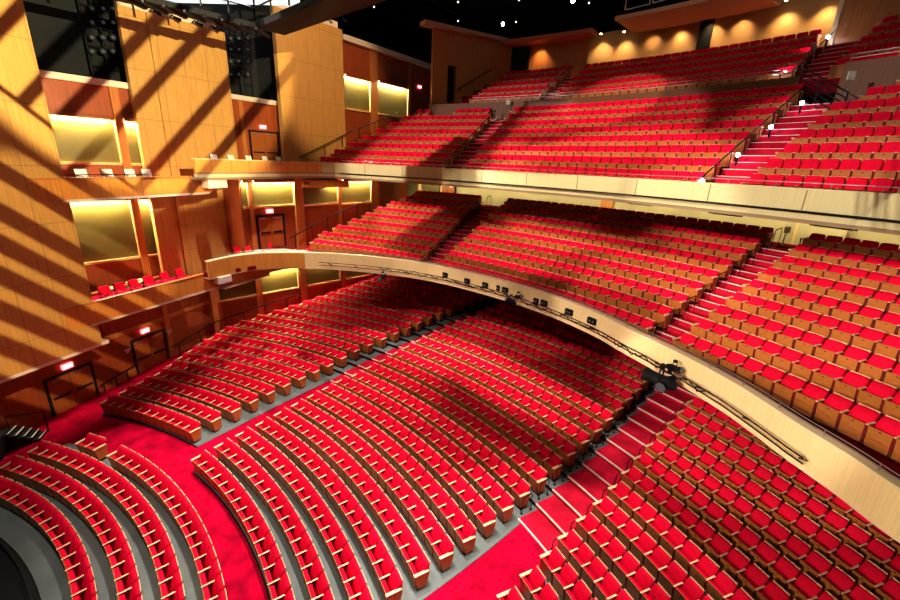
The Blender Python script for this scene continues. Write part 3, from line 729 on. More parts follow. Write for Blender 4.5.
for i, px in enumerate(((312, 12), (318, 14), (325, 16), (336, 20))):
    X = at_plane(px, pc, D)
    t = thing('panel_light', '%s small black clamp lamp from the stage end atop the third wood panel' % ordw(i+1), 'lamp', (X[0]+.33, X[1]-.22, X[2]), math.atan2(D[1], D[0]), 'clamp lamps on the third wood panel')
    b = MB(); b.tube([(0, 0, .2), (0, -.25, .25), (.1, -.3, -.1)], .035, 5); b.build('arm', M['blackmetal'], t)
    b = MB(); b.tube([(.1, -.28, 0), (.28, -.45, -.15)], [.07, .1], 8); b.build('lamp_head', M['black'], t)

# side boxes
L0, LD = (4.75, 18.1), unit(2.25, 6.5)
def side_box(label, s0, s1, zt, zb, depth, lip=True):
    t = thing('side_box', label, 'box balcony', (L0[0], L0[1], 0), math.atan2(LD[1], LD[0]))
    b = MB(); b.box(s0, s1, 0, .14, zb, zt); b.box(s0, s0+.12, .14, depth, zb, zt); b.build('front_panel', M['box_wood'], t)
    b = MB(); b.box(s0, s1, -.03, .18, zt, zt+.05); b.build('cap_rail', M['midwood'], t)
    b = MB(); b.box(s0+.1, s1, .1, depth, zb+.05, zb+.22); b.build('box_floor', M['carpet'], t)
    b = MB(); b.box(s0+.9, s1-.2, -.02, .25, zb-.10, zb); b.build('light_shelf', M['shelf_white'], t)
    b = MB(); b.box(s0+.6, s1, .25, depth, zb-.02, zb+.05); b.build('soffit', M['box_wood'], t)
    return t
side_box('lower amber wood side box at mezzanine level', -.05, 8.0, 6.32, 5.42, 3.2)
side_box('upper amber wood side box at balcony level', -.05, 7.95, 11.52, 10.72, 2.6)
b = MB(); bx = [(7.38, 24.22), (7.87, 25.45), (8.4, 26.3), (9.2, 26.95), (10.2, 27.3)]
t = thing('bracket_block', 'white block bracket under the end of the mezzanine front', 'bracket', (7.7, 24.7, 5.75), math.atan2(LD[1], LD[0]))
b = MB(); b.box(-.1, .75, 0, .5, -.05, .36); b.build('block', M['white'], t, bevel=.03)
t = thing('bracket_block', 'pale block bracket under the end of the upper balcony front', 'bracket', (7.75, 24.8, 11.0), math.atan2(LD[1], LD[0]))
b = MB(); b.box(-.1, 1.1, 0, .5, -.05, .4); b.build('block', M['shelf_white'], t, bevel=.03)
# dangling second shelves under the fronts
t = thing('fascia_shelf', 'amber wood stub shelf below the mezzanine front end', 'shelf', (7.9, 25.6, 0), math.atan2(LD[1], LD[0]))
b = MB(); b.box(0, 3.2, .1, .6, 5.45, 5.95); b.build('board', M['box_wood'], t); b = MB(); b.box(-.6, 3.0, .05, .5, 5.3, 5.42); b.build('light_shelf', M['shelf_white'], t)
FS_P, FS_D = (9.9, 31.6), unit(.72, .69)
fa, fb, fc = at_plane((291, 180.5), FS_P, FS_D), at_plane((349, 181.5), FS_P, FS_D), at_plane((320, 187.5), FS_P, FS_D)
t = thing('fascia_shelf', 'amber wood stub shelf below the upper balcony front end', 'shelf', (fa[0], fa[1], 0), math.atan2(FS_D[1], FS_D[0]))
b = MB(); b.box(0, math.hypot(fb[0]-fa[0], fb[1]-fa[1]), 0, .5, fc[2], min(fa[2], 11.38)); b.build('board', M['box_wood'], t)
# curved end of both fronts, their warmer light painted in as amber wood
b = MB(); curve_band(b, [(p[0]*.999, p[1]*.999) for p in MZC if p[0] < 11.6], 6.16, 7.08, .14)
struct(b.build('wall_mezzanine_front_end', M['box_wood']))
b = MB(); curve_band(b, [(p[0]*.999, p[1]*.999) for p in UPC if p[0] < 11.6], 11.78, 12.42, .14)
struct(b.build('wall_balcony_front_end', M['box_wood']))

# loose chairs in the boxes
def box_chair(x, y, z, rz, label, group, pale=False):
    t = thing('box_chair', label, 'chair', (x, y, z), rz, group)
    red = M['seat_red']; fr = M['blackmetal']
    b = MB(); b.box(-.24, .24, -.22, .24, .42, .50); b.build('seat', red, t, bevel=.02)
    b = MB(); b.hexa([(-.23, .22, .56), (.23, .22, .56), (.23, .27, .56), (-.23, .27, .56)], [(-.23, .30, .95), (.23, .30, .95), (.23, .35, .95), (-.23, .35, .95)]); b.build('backrest', M['white'] if pale else red, t, bevel=.02)
    for sx in (-.24, .24):
        b = MB(); b.tube([(sx, -.22, 0), (sx, -.22, .66), (sx, .2, .68)], .018, 5); b.build('leg', fr, t)
        b = MB(); b.tube([(sx, .26, 0), (sx, .24, .5), (sx, .34, .96)], .018, 5); b.build('leg', fr, t)
aL = math.atan2(LD[1], LD[0])
for i, s in enumerate((2.3, 3.0, 3.7, 4.4, 5.3, 6.2)):
    box_chair(L0[0]+LD[0]*s-LD[1]*.9, L0[1]+LD[1]*s+LD[0]*.9, 5.66, aL+.1*(i % 3-1), 'red loose chair in the lower side box, %s from its stage end' % ordw(i+1), 'loose red chairs in the lower side box')
for i, px in enumerate(((107, 291), (142, 279), (134, 282))):
    X = at_plane(px, (L0[0]-1.7*LD[1], L0[1]+1.7*LD[0]), LD)
    t = thing('side_table', ['round pale side table at the stage end of the lower box', 'round side table at the back of the lower box', 'round side table between chairs of the lower box'][i], 'table', (X[0], X[1], 5.64))
    b = MB(); b.tube([(0, 0, .66), (0, 0, .70)], .34, 20); b.build('tabletop', M['scrim_trim'], t)
    b = MB(); b.tube([(0, 0, 0), (0, 0, .66)], .04, 8); b.tube([(0, 0, 0), (0, 0, .03)], .22, 16); b.build('stem', M['blackmetal'], t)
for i, px in enumerate(((51, 174), (80, 174), (103.5, 174), (123, 174), (138.5, 174))):
    s = [.9, 2.35, 3.4, 4.4, 5.2][i]
    box_chair(L0[0]+LD[0]*s-LD[1]*.75, L0[1]+LD[1]*s+LD[0]*.75, 10.92, aL, 'pale backed chair in the upper side box, %s from its stage end' % ordw(i+1), 'pale backed chairs in the upper side box', True)
for i, px in enumerate(((218, 159), (235, 160), (252.5, 161), (268.5, 161), (282, 161))):
    X = at_plane(px, (6.6, 24.4), LD)
    box_chair(X[0], X[1], 11.75, aL, 'pale backed chair before the balcony doors, %s from the middle wood panel' % ordw(i+1), 'pale backed chairs before the balcony doors', True)
for i, px in enumerate(((240, 255), (252, 255), (262, 250), (275, 250))):
    X = at_z(px, 6.9)
    box_chair(X[0]-.3, X[1]+.6, 6.3, aL+.2*(i-1), 'loose red chair by the mezzanine doors, %s from the middle wood panel' % ordw(i+1), 'loose red chairs by the mezzanine doors')
b = MB(); b.tube([tuple(at_plane(p, (L0[0]-.1, L0[1]), LD)) for p in ((25, 175.5), (149, 174))], .02, 5)
for i in range(7):
    X = at_plane((27+20*i, 175.5), (L0[0]-.1, L0[1]), LD); b.tube([(X[0], X[1], 11.5), tuple(X)], .014, 5)
tag(b.build('guard_rail', M['blackmetal']), 'thin dark rail on the upper side box', 'railing')
b = MB(); b.tube([tuple(at_plane(p, (7.3, 24.2), LD)) for p in ((195, 159.5), (285, 161))], .02, 5)
for i in range(6):
    X = at_plane((196+17*i, 160), (7.3, 24.2), LD); b.tube([(X[0], X[1], 12.3), tuple(X)], .014, 5)
tag(b.build('guard_rail', M['blackmetal']), 'thin dark rail before the balcony doors', 'railing')

# ------------------------------------------------------------------ upper tier side wall, soffits, ceiling
A_, B_ = at_r((433, 98), 43.7), at_r((505, 45), 49.5); DW_P = (A_[0], A_[1]); DW_D = unit(B_[0]-A_[0], B_[1]-A_[1])
struct(wallbox(DW_P, DW_D, -.1, 1.29, 16.5, 22.7, 0, .3, 'wall_upper_side', M['midwood'])); struct(wallbox(DW_P, DW_D, 2.1, 7.6, 15.5, 22.7, 0, .3, 'wall_upper_side', M['midwood']))
struct(wallbox(DW_P, DW_D, 1.29, 2.1, 20.3, 22.7, 0, .3, 'wall_upper_side', M['midwood'])); struct(wallbox(DW_P, DW_D, 1.2, 2.2, 16.5, 20.4, .3, .4, 'door_7', M['black']))
struct(wallbox(DW_P, DW_D, -1.1, 7.4, 22.7, 23.0, -.5, .4, 'trim_%d' % n_tr[0], M['soffit'])); n_tr[0] += 1
struct(wallbox(DW_P, DW_D, -.1, 3.0, 12, 17.5, 0, .3, 'wall_upper_side_base', M['brown']))
b = MB(); ring_solid(b, 48.9, 51.5, 60.6, 51.6, 22.55, 22.85, 12); struct(b.build('ceiling_soffit_upper', M['soffit_red']))
b = MB(); ring_solid(b, 50.2, 50.5, 60.3, 58.2, 17, 22.5, 4); struct(b.build('door_8', M['black']))
# tilted cloud soffit over the back wall
t = thing('ceiling_cloud', 'pinkish plaster soffit slab above the upper back wall', 'ceiling panel')
b = MB(); P0 = []
for j in range(21):
    a = 48.6-(48.6-38.6)*j/20; P0.append((pol(46.9, a), pol(50.1, a-.3)))
for j in range(20):
    (a0, a1), (c0, c1) = P0[j], P0[j+1]
    b.hexa([(a0.x, a0.y, 22.45), (c0.x, c0.y, 22.45), (c1.x, c1.y, 22.35), (a1.x, a1.y, 22.35)], [(a0.x, a0.y, 22.7), (c0.x, c0.y, 22.7), (c1.x, c1.y, 22.7), (a1.x, a1.y, 22.7)])
b.build('slab', M['soffit'], t)
b = MB()
for px0, px1 in (((625, 10), (650, 4)), ((650, 4), (650, -4)), ((625, 10), (627, -3)), ((653, 3), (672, -2)), ((653, 3), (653, -4))):
    b.tube([tuple(at_r(px0, 46.8)), tuple(at_r(px1, 46.8))], .03, 4)
tag(b.build('hanging_frame', M['white']), 'thin pale wire frame hanging above the soffit slab', 'frame')
b = MB(); b.box(-30, 60, -20, 70, 27.5, 27.8); struct(b.build('ceiling', M['ceil']))
for i in range(7):
    b = MB(); a0, a1 = pol(30, 78-9*i, 26.2), pol(58, 66-7*i, 26.2); b.tube([a0, a1], .14, 6)
    tag(b.build('ceiling_pipe', M['blackmetal']), 'black pipe crossing the dark ceiling', 'pipe', 'black pipes crossing the dark ceiling')
for i, (px, big_) in enumerate((((503, 24), 1), ((573, 1), 1), ((516, 22), 0), ((374, 7), 0), ((458, 2), 0), ((589, 3), 0), ((458, 21), 0), ((519, 0), 0))):
    X = at_z(px, 25.2)
    t = thing('ceiling_lamp', ('brighter white ceiling lamp over the ' + ('wall corner' if i == 0 else 'middle of the hall')) if big_ else 'faint small lamp in the black ceiling', 'lamp', (X[0], X[1], 25.2), 0, None if big_ else 'faint lamps in the black ceiling')
    b = MB(); b.tube([(0, 0, .1), (0, 0, .5)], .2, 10); b.build('housing', M['black'], t)
    b = MB(); b.ball((0, 0, 0), .15 if big_ else .07, 10, 6); b.build('lens', M['bulb'] if big_ else M['faintbulb'], t)
    b = MB(); b.tube([(0, 0, .5), (0, 0, 2.3)], .03, 5); b.build('stem', M['black'], t)

# wall washers above the upper back wall
def spot(name, loc, target, power, color, ang, blend=.4, rad=.15):
    l = bpy.data.lights.new(name, 'SPOT'); l.energy = power; l.color = color; l.spot_size = math.radians(ang); l.spot_blend = blend; l.shadow_soft_size = rad
    o = bpy.data.objects.new(name, l); link(o); o.location = loc
    d = Vector(target)-Vector(loc); o.rotation_euler = d.to_track_quat('-Z', 'Y').to_euler(); return o
WARM = (1, .70, .36)
for i, (px, r_, z_) in enumerate((((539, 43), 50.0, 22.4), ((563, 38), 50.0, 22.4), ((577, 36), 50.0, 22.4), ((601, 34), 49.5, 22.3), ((624, 32), 49.5, 22.3), ((652, 27), 49.6, 22.2), ((680, 22.5), 49.6, 22.2), ((712, 16.5), 49.6, 22.2), ((742, 10), 49.6, 22.2), ((786, 1), 49.5, 22.5), ((828, -6), 49.5, 23))):
    X = at_r(px, r_)
    t = thing('downlight', '%s warm downlight along the upper back wall, counting from the dark corner' % ordw(i+1), 'lamp', tuple(X), 0, 'warm downlights on the upper back wall')
    b = MB(); b.tube([(0, 0, .03), (0, 0, .2)], .12, 10); b.build('can', M['blackmetal'], t)
    b = MB(); b.tube([(0, 0, .0), (0, 0, .03)], .07, 10); b.build('lens', M['warmbulb'], t)
    a = math.atan2(X[1], X[0])
    spot('wall_wash', (X[0]-.0*math.cos(a), X[1]-.0*math.sin(a), X[2]-.05), (X[0]+.55*math.cos(a), X[1]+.55*math.sin(a), X[2]-2.0), 250, WARM, 100, 1.0, .08)

# black gantry crossing the top of the side wall
cw = thing('catwalk', 'black steel catwalk with tube railings under the ceiling', 'catwalk')
def seg_deck(p0, p1, w, z0, z1):
    p0, p1 = Vector(p0), Vector(p1); d = (p1-p0); d.z = 0; d.normalize(); n = Vector((-d.y, d.x, 0))
    q = [p0, p1, p1+n*w, p0+n*w]; b = MB(); b.hexa([(p.x, p.y, z0) for p in q], [(p.x, p.y, z1) for p in q]); return b
K0, K1, K2 = Vector(at_z((120, -5), 18.0)), Vector(at_z((256, 28), 18.0)), Vector(at_z((345, -8), 18.0))
seg_deck(K0+(K0-K1), K1, .9, 18.0, 18.2).build('deck', M['blackmetal'], cw)
seg_deck(K1, K2+(K2-K1), 1.3, 18.0, 18.25).build('deck', M['blackmetal'], cw)
for (a, c) in ((K0+(K0-K1), K1), (K1, K2+(K2-K1))):
    b = MB()
    for h in (.95, 1.4, 1.85): b.tube([a+Vector((0, 0, h-.2)), c+Vector((0, 0, h-.2))], .035, 5)
    for i in range(10): p = a.lerp(c, i/9); b.tube([p+Vector((0, 0, .3)), p+Vector((0, 0, 1.7))], .04, 5)
    b.build('railing', M['blackmetal'], cw)
b = MB()
for i in range(8): p = K0.lerp(K1, i/7); b.box(p.x-.08, p.x+.08, p.y-.08, p.y+1.3, 17.93, 18.02)
b.build('cross_bearers', M['blackmetal'], cw)
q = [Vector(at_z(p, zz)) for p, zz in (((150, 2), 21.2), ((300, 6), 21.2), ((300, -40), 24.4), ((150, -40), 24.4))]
b = MB(); b.add([tuple(p) for p in q], [(0, 1, 2, 3)]); tag(b.build('glowing_backdrop', M['white_glow']), 'white surface with painted-in glow behind the catwalk railing', 'lit panel')

# ladders of stage lamps in the black recesses
def lamp_rig(label, pxs, P0, lampgroup, lamplabel, pxl, zlo, zhi):
    Xs = [at_plane(p, P0, D) for p in pxs]
    t = thing('lighting_ladder', label, 'lighting rig', (0, 0, 0)); b = MB()
    for X in Xs: b.tube([(X[0], X[1], zlo), (X[0], X[1], zhi)], .05, 6)
    b.build('upright', M['blackmetal'], t); b = MB()
    n = int((zhi-zlo)/.9)
    for i in range(n+1): z = zlo+(zhi-zlo)*i/n; b.tube([(Xs[0][0], Xs[0][1], z), (Xs[-1][0], Xs[-1][1], z)], .03, 5)
    b.build('rung', M['blackmetal'], t)
    for i, p in enumerate(pxl):
        X = Vector(at_plane(p, (P0[0]+.25*D[1], P0[1]-.25*D[0]), D)); aim = (Vector((18, 8, 12))-X).normalized()
        k = thing('stage_lamp', '%s lamp of the %s row down, %s' % (ordw(i % 3+1), ordw(i//3+1), lamplabel), 'lamp', X, 0, lampgroup)
        b = MB(); b.tube([aim*-.35, aim*-.1, aim*.15], [.09, .14, .16], 10); b.build('can', M['black'], k)
        b = MB(); b.tube([aim*.15, aim*.17], [.085, .085], 10); b.build('lens', M['dimbulb'], k)
        b = MB(); b.tube([(0, 0, .0), (0, 0, .28)], .025, 5); b.build('yoke', M['blackmetal'], k)
lamp_rig('black ladder of lamps in the recess nearest the stage', ((84, 30), (101, 30), (118, 30)), (2.2, 27.2), 'lamps on the ladder nearest the stage', 'black recess nearest the stage',
         [(x, y) for y in (8, 22, 37, 51) for x in (92, 103, 113)], 15.9, 20.5)
lamp_rig('black ladder of lamps in the recess past the middle panel', ((226, 45), (238, 45), (250, 45)), (5.6, 32.9), 'lamps on the ladder past the middle panel', 'black recess past the middle panel',
         [(x, y) for y in (38, 49, 61, 74) for x in (231, 239, 248)], 16.4, 21.0)

# ------------------------------------------------------------------ handrails
def long_rail(label, pts, z_down, n_posts):
    t = thing('handrail', label, 'handrail'); pts = [Vector(p) for p in pts]
    b = MB(); b.tube(pts, .04, 6); b.build('rail', M['blackmetal'], t)
    L_ = [0.0]
    for i in range(len(pts)-1): L_.append(L_[-1]+(pts[i+1]-pts[i]).length)
    for i in range(n_posts):
        s = L_[-1]*(i+.3)/n_posts; j = max(0, min(len(pts)-2, int(np.searchsorted(L_, s))-1)); p = pts[j].lerp(pts[j+1], (s-L_[j])/(L_[j+1]-L_[j]))
        b = MB(); b.tube([p, p+Vector((0, 0, -z_down))], .03, 5); b.build('post', M['blackmetal'], t)
def wp(px, P0, d, y): return at_plane(px, (P0[0]+y*d[1], P0[1]-y*d[0]), d)
long_rail('long dark handrail climbing beside the orchestra side wall', [wp((172, 347), WA_P, WA_D, .5), wp((213, 323), WA_P, WA_D, .5), wp((258, 307), W3_P, W3_D, .6), wp((300, 294), W3_P, W3_D, .6)], .8, 6)
long_rail('short dark handrail between the two orchestra doors', [wp((100, 386), WA_P, WA_D, .35), wp((134, 366), WA_P, WA_D, .35)], .75, 3)
long_rail('dark handrail climbing beside the mezzanine side wall', [wp((290, 238), WM_P, D, .5), wp((330, 216), WM_P, D, .5), wp((366, 201), WM_P, D, .5)], .85, 5)
long_rail('long dark handrail climbing beside the balcony side wall', [wp((300, 157.5), W2_P, D, 1.6), wp((350, 132), W2_P, D, 1.6), wp((399, 112), W2_P, D, 1.6)], .85, 6)
long_rail('dark sloping handrail on the upper tier side wall', [at_plane((457, 90), (DW_P[0]+.1, DW_P[1]-.15), DW_D), at_plane((492, 69), (DW_P[0]+.1, DW_P[1]-.15), DW_D)], .2, 3)
# loop rails at the row ends of the stepped aisles
def loop_rail(r, ph, z, label, group, h=.8, ln=.55, w=.018, mat='blackmetal'):
    t = thing('loop_rail', label, 'handrail', pol(r, ph, z), math.radians(ph-90), group)
    b = MB(); b.tube([(0, 0, 0), (0, .02, h*.9), (0, .08, h), (0, ln-.05, h+.06), (0, ln, h*.9), (0, ln, 0)], w, 5); b.build('loop', M[mat], t)
    b = MB(); b.tube([(0, 0, .0), (0, 0, .015)], .05, 8); b.tube([(0, ln, .0), (0, ln, .015)], .05, 8); b.build('base_plate', M[mat], t)
for k in range(14, 25):
    loop_rail(rk(k)-.05, interp(k, R_LEFT)+.35, zk(k)+.01, 'small black loop rail on the wide stepped aisle, %s step up' % ordw(k-13), 'loop rails of the wide stepped aisle', .42, .3)
    loop_rail(rk(k)+.0, interp(k, C_RIGHT)-.35, zk(k)+.01, 'black loop rail at the central block end of the wide aisle, %s step' % ordw(k-13), 'loop rails at the central block end', .7, .45)
for k in range(14, 25):
    loop_rail(rk(k)-.05, interp(k, C_LEFT)+.4, zk(k)+.01, 'small black loop rail on the narrow far aisle, %s step up' % ordw(k-13), 'loop rails of the narrow far aisle', .42, .3)
for i in range(1, 10):
    loop_rail(MZ_R+MZ_DR*(i-1)+.0, 30.75, MZ_Z+MZ_DZ*(i-1)-.64, 'black loop rail on the near mezzanine steps, %s row up' % ordw(i), 'loop rails of the near mezzanine steps', .85, .6)
    loop_rail(MZ_R+MZ_DR*(i-1)+.0, 55.45, MZ_Z+MZ_DZ*(i-1)-.64, 'black loop rail on the far mezzanine steps, %s row up' % ordw(i), 'loop rails of the far mezzanine steps', .85, .6)
def aisle_rail(label, phi, r0, dr, z0, dz, n, lights, mat='blackmetal'):
    t = thing('aisle_rail', label, 'handrail'); b = MB(); b.tube([tuple(pol(r0+dr*i, phi, z0+dz*i+.75)) for i in range(n)], .03, 5); b.build('rail', M[mat], t)
    for i in range(n):
        b = MB(); b.tube([tuple(pol(r0+dr*i, phi, z0+dz*i)), tuple(pol(r0+dr*i, phi, z0+dz*i+.75))], .022, 5); b.build('post', M[mat], t)
aisle_rail('sloping rail of the far balcony stairs', 56.75, UP_R, UP_DR, UP_Z-.65, UP_DZ, 8, ())
aisle_rail('sloping rail of the near balcony stairs', 32.55, UP_R, UP_DR, UP_Z-.65, UP_DZ, 8, ())
aisle_rail('sloping rail of the far upper tier stairs', 53.3, TT_R, TT_DR, TT_Z-.65, TT_DZ, 5, (), 'steel')
aisle_rail('sloping rail of the near upper tier stairs', 34.1, TT_R, TT_DR, TT_Z-.65, TT_DZ, 6, (), 'steel')
STEPL = [((487, 121), 43.0, 'at the top of the far balcony stairs'), ((702, 181), 36.0, 'at the foot of the near balcony stairs'), ((738, 155), 37.9, 'low on the near balcony stairs'), ((771, 127), 39.8, 'halfway up the near balcony stairs'), ((802, 103), 41.6, 'high on the near balcony stairs'),
         ((773, 81), 43.7, 'at the foot of the near upper tier stairs'), ((785, 73), 44.6, 'second up the near upper tier stairs'), ((807, 54), 46.5, 'third up the near upper tier stairs'), ((828, 37), 48.4, 'at the top of the near upper tier stairs')]
for px, r_, lb in STEPL:
    X = at_r(px, r_); t = thing('step_light', 'bright cool step light '+lb, 'light', tuple(X))
    b = MB(); b.ball((0, 0, 0), .085, 10, 6); b.build('bulb', M['bulb'], t); b = MB(); b.tube([(0, .0, -.1), (0, 0, -.42)], .04, 6); b.build('post', M['blackmetal'], t)
# railing round the stair opening
t = thing('stair_guard', 'black five-bar guard railing beside the near balcony stairs', 'railing')
A, B = Vector(at_r((799, 65), 43.7)), Vector(at_r((848, 92), 41.4)); b = MB()
for i in range(6): b.tube([A+Vector((0, 0, -.22*i)), B+Vector((0, 0, -.22*i))], .028, 5)
b.build('bar', M['blackmetal'], t)
for f in (0, .5, 1): b = MB(); p = A.lerp(B, f); b.tube([p, p+Vector((0, 0, -1.5))], .035, 5); b.build('post', M['blackmetal'], t)
b = MB(); b.tube([A+Vector((0, 0, -1.25)), B+Vector((0, 0, -1.25))], .06, 5); tag(b.build('kick_plate', M['arm_wood'], t), 'pale kick board')
for px0, px1, r_, lb in (((851, 77), (845, 97), 41.5, 'pale post with a white sign beside the stair guard'), ((508, 103), (505, 116), 43.0, 'pale post with a white sign at the far balcony stairs'), ((787, 231), (780, 250), 42.5, 'pale post with a white sign by the mezzanine doorway')):
    p, q_ = Vector(at_r(px0, r_)), Vector(at_r(px1, r_)); t = thing('sign_post', lb, 'sign')
    b = MB(); b.tube([q_, p], .03, 6); b.build('post', M['steel'], t)
    b = MB(); b.box(p.x-.14, p.x+.14, p.y-.02, p.y+.02, p.z-.1, p.z+.2); b.build('sign_plate', M['white'], t)
# ushers' stool behind the mezzanine rows
X = at_r((808, 250), 42.0); t = thing('stool', 'small dark stool with pale seat at the mezzanine back wall', 'stool', (X[0], X[1], X[2]-.5))
b = MB(); b.box(-.28, .28, -.25, .25, .0, .48); b.build('body', M['black'], t); b = MB(); b.box(-.3, .3, -.27, .27, .48, .54); b.build('seat', M['white'], t); b = MB(); b.tube([(-.22, .25, .5), (-.22, .3, .95), (.22, .3, .95), (.22, .25, .5)], .03, 5); b.build('back_loop', M['blackmetal'], t)

# ------------------------------------------------------------------ lighting bar on the mezzanine front
bar_pts = [(p[0], p[1]) for p in MZC]
def bar_at(phi, off=-.28, z=6.5): return pol(rim_r(phi)+off, phi, z)
t = thing('lighting_bar', 'long black double pipe bar fixed along the blond mezzanine front', 'pipe')
for dz_, of in ((-.03, -.24), (.14, -.30)):
    b = MB(); b.tube([bar_at(65.5-(65.5-19.4)*j/70, of, 6.45+dz_) for j in range(71)], .02, 6); b.build('pipe', M['blackmetal'], t)
for j in range(16):
    b = MB(); ph = 64.5-45*j/15; b.tube([bar_at(ph, 0, 6.4), bar_at(ph, -.34, 6.56)], .022, 5); b.build('bracket', M['blackmetal'], t)
b = MB()
for j in range(160):
    pass
rnd = random.Random(3); seq = []
for j in range(150):
    ph = 58-(58-24.5)*j/149; seq.append(bar_at(ph, -.30+rnd.uniform(-.06, .06), 6.5+.07*math.sin(j*.9)+rnd.uniform(-.06, .06)))
b.tube(seq, .022, 4); tag(b.build('cable', M['black']), 'loose black cable looped along the mezzanine lighting bar', 'cable')
def spotlight(px, off, label, s=1.0, aim=None):
    r = 32.0
    for _ in range(12):
        X = at_r(px, r+off); r = rim_r(math.degrees(math.atan2(X[1], X[0])))
    X = Vector(X); a = (aim or (Vector((5, 5, 3))-X)).normalized()
    k = thing('spotlight', label, 'stage light', X)
    b = MB(); b.tube([a*-.42*s, a*-.2*s, a*.15*s, a*.42*s], [.1*s, .17*s, .15*s, .19*s], 12); b.build('body', M['black'], k)
    b = MB(); b.tube([a*.42*s, a*.43*s], .16*s, 12); b.build('lens', M['dimbulb'], k)
    u = a.cross(Vector((0, 0, 1))).normalized(); b = MB(); b.tube([u*.2*s, u*.2*s+Vector((0, 0, .34*s)), -u*.2*s+Vector((0, 0, .34*s)), -u*.2*s], .022*s, 5); b.build('yoke', M['blackmetal'], k)
    b = MB(); b.box(-.05, .05, -.05, .05, .34*s, .46*s); b.build('clamp', M['blackmetal'], k)
spotlight((383, 277), -.5, 'black stage light hanging at the far end of the mezzanine front', .75)
spotlight((511, 301), -.6, 'angled black stage light on the middle of the mezzanine front', .7, Vector((-1, -.2, .5)))
spotlight((518, 297), -.4, 'upper black stage light in the middle cluster', .6, Vector((.8, -1, .4)))
spotlight((660, 380), -.75, 'large black stage light hanging over the wide aisle', 1.25, Vector((-.75, .65, .12)))
spotlight((667, 383), -.55, 'black stage light tucked behind the large one over the aisle', 1.0, Vector((-.9, -.7, -.1)))
spotlight((674, 368), -.3, 'small black box light above the wide aisle', .6, Vector((.6, -1, .1)))
for i, (px, w_) in enumerate((((445, 275), .3), ((467, 281), .32), ((485, 285), .32), ((498, 288), .16), ((505, 290), .34), ((536, 301), .25), ((544, 303), .34), ((569, 312), .38), ((592, 321), .42))):
    r = 32.3
    for _ in range(12):
        X = at_r(px, r-.05); r = rim_r(math.degrees(math.atan2(X[1], X[0])))
    k = thing('outlet_box', 'black square outlet box on the blond mezzanine front, %s from the far end' % ordw(i+1), 'box', tuple(X), math.atan2(X[1], X[0])-PI/2, 'black outlet boxes on the mezzanine front')
    b = MB(); b.box(-w_/2, w_/2, -.06, .05, -.13, .13); b.build('box_body', M['black'], k, bevel=.01)
    b = MB(); b.tube([(-w_*.2, -.06, 0), (-w_*.2, -.08, 0)], .04, 8); b.tube([(w_*.2, -.06, 0), (w_*.2, -.08, 0)], .04, 8); b.build('socket', M['steel'], k)

# ------------------------------------------------------------------ lights
HOUSE = (1, .90, .80)
for (loc, tgt, pw, ang) in (((17, 17, 26), (16.5, 18, 0), 10500, 48), ((20, 13, 26), (19, 16.5, 1), 9500, 46), ((13, 23, 26), (11, 24, 0), 9500, 48), ((14, 8, 26), (12, 10.5, 0), 7000, 44),
                            ((6, 6, 22), (24, 22, 2), 3500, 38), ((6, 12, 21), (14, 30, 2), 3500, 44), ((25, 8, 26), (23.6, 10.4, 1), 13500, 27),
                            ((3, 2, 20), (30, 16, 8.6), 13000, 25), ((2, 14, 21), (19, 30, 7.5), 6500, 40), ((16, 14, 25), (28, 24, 7.5), 9500, 44),
                            ((6, 4, 20), (33, 16.5, 12.5), 11500, 26), ((4, 16, 21), (20, 32.5, 13), 8500, 34), ((12, 10, 23), (28, 27.5, 13.4), 9500, 28), ((20, 18, 26), (30.3, 31.2, 16.7), 5000, 20)):
    spot('house_and_fill_spot', loc, tgt, pw, HOUSE, ang, .28, .10)
GOLD = (1, .85, .50)
def gobo(label, L, T, v, offs, frac, th, hl=1.6):
    """an open truss of slanting bars added out of view to streak a wall spot"""
    L, T = Vector(L), Vector(T); ax = (T-L).normalized(); v = Vector(v); v = (v-ax*v.dot(ax)).normalized(); w_ = ax.cross(v).normalized(); P = L+(T-L)*frac
    t = thing('streak_gobo', label, 'gobo')  # unseen bars, added so their shadows streak the tall panels
    for o in offs:
        b = MB(); b.tube([P+w_*o-v*hl, P+w_*o+v*hl], th, 8); b.build('shade_bar', M['blackmetal'], t)
    b = MB()
    for e in (-hl, hl): b.tube([P+w_*(min(offs)-.2)+v*e, P+w_*(max(offs)+.2)+v*e], .018, 6)
    b.build('end_bar', M['blackmetal'], t)
DZ = lambda a: (D[0]*math.cos(a), D[1]*math.cos(a), math.sin(a))
spot('panel_spot', (22.5, 6.5, 16.2), (4.8, 25, 18.2), 26000, GOLD, 38, .2, .018)
gobo('black truss of slanting bars added before the first wall spot to cast streaks', (22.5, 6.5, 16.2), (4.8, 25, 18.2), DZ(math.radians(48)), (-.95, -.66, -.44, -.16, .06, .28, .6, .86), .14, .038, 1.0)
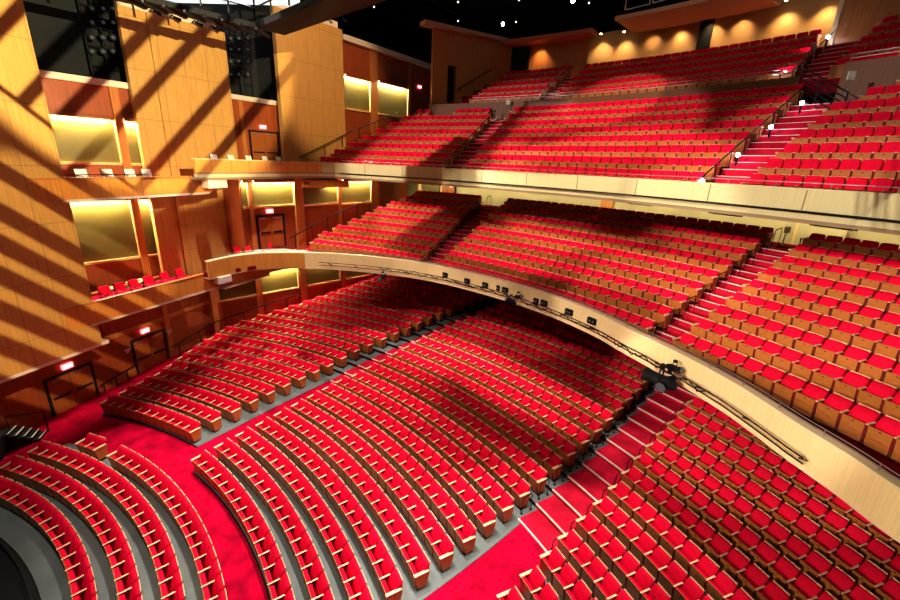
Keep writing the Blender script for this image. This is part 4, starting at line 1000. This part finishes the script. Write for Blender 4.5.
spot('panel_spot', (25, 2, 19), (4.9, 17.6, 8), 17000, GOLD, 20, .3, .015)
gobo('black truss of slanting bars added before the low wall spot to cast streaks', (25, 2, 19), (4.9, 17.6, 8), DZ(math.radians(-42)), (-.6, -.4, -.2, -.05, .1, .26, .42, .6), .15, .05, 1.0)
spot('panel_spot', (21, 24, 25.0), (9, 40, 18), 6000, (1, .72, .42), 40, .5, .05)
for a in range(9, 66, 4):
    p0 = pol(42.9, a, 11.15); area('wall_wash', p0, (math.radians(62), 0, math.radians(a-90)), 2.6, .15, 26, (1, .88, .55))  # area lights added under the balcony to brighten the mezzanine back wall
spot('house_and_fill_spot', (9, -4, 14.5), (29.2, 11.5, 6.6), 11000, (1, .92, .74), 24, .5, .1)  # extra spot added to brighten the blond mezzanine front
spot('house_and_fill_spot', (30, 16, 27), (45.5, 18.5, 22.5), 5000, WARM, 34, .6, .1)  # extra warm spot added to lift the upper right wall
w = bpy.data.worlds.new('hall_air'); SC.world = w; w.use_nodes = True
w.node_tree.nodes['Background'].inputs[0].default_value = (1, .82, .62, 1); w.node_tree.nodes['Background'].inputs[1].default_value = .0
area('fill_light', (12, 8, 26.5), (0, 0, 0), 20, 20, 400, (1, .86, .70))  # broad fill with no fixture, added to lighten the overall shade
area('fill_light', (26, 24, 26.5), (0, 0, 0), 20, 16, 280, (1, .86, .70))

# ------------------------------------------------------------------ camera
cam = bpy.data.cameras.new('camera'); co = bpy.data.objects.new('camera', cam); link(co)
cam.sensor_width = 36; cam.sensor_fit = 'HORIZONTAL'; cam.lens = 420*36/900; cam.clip_start = .05; cam.clip_end = 300
mw = Matrix.Identity(4)
for i in range(3):
    mw[i][0] = R[i, 0]; mw[i][1] = -R[i, 1]; mw[i][2] = -R[i, 2]; mw[i][3] = CAM[i]
co.matrix_world = mw
SC.camera = co
SC.view_settings.view_transform = 'Standard'; SC.view_settings.look = 'None'; SC.view_settings.exposure = 0.80; SC.view_settings.gamma = 0.87
SC.cycles.use_denoising = True
print('SEATS', len(SEATS), 'individual', len(big), 'mass', len(rest))
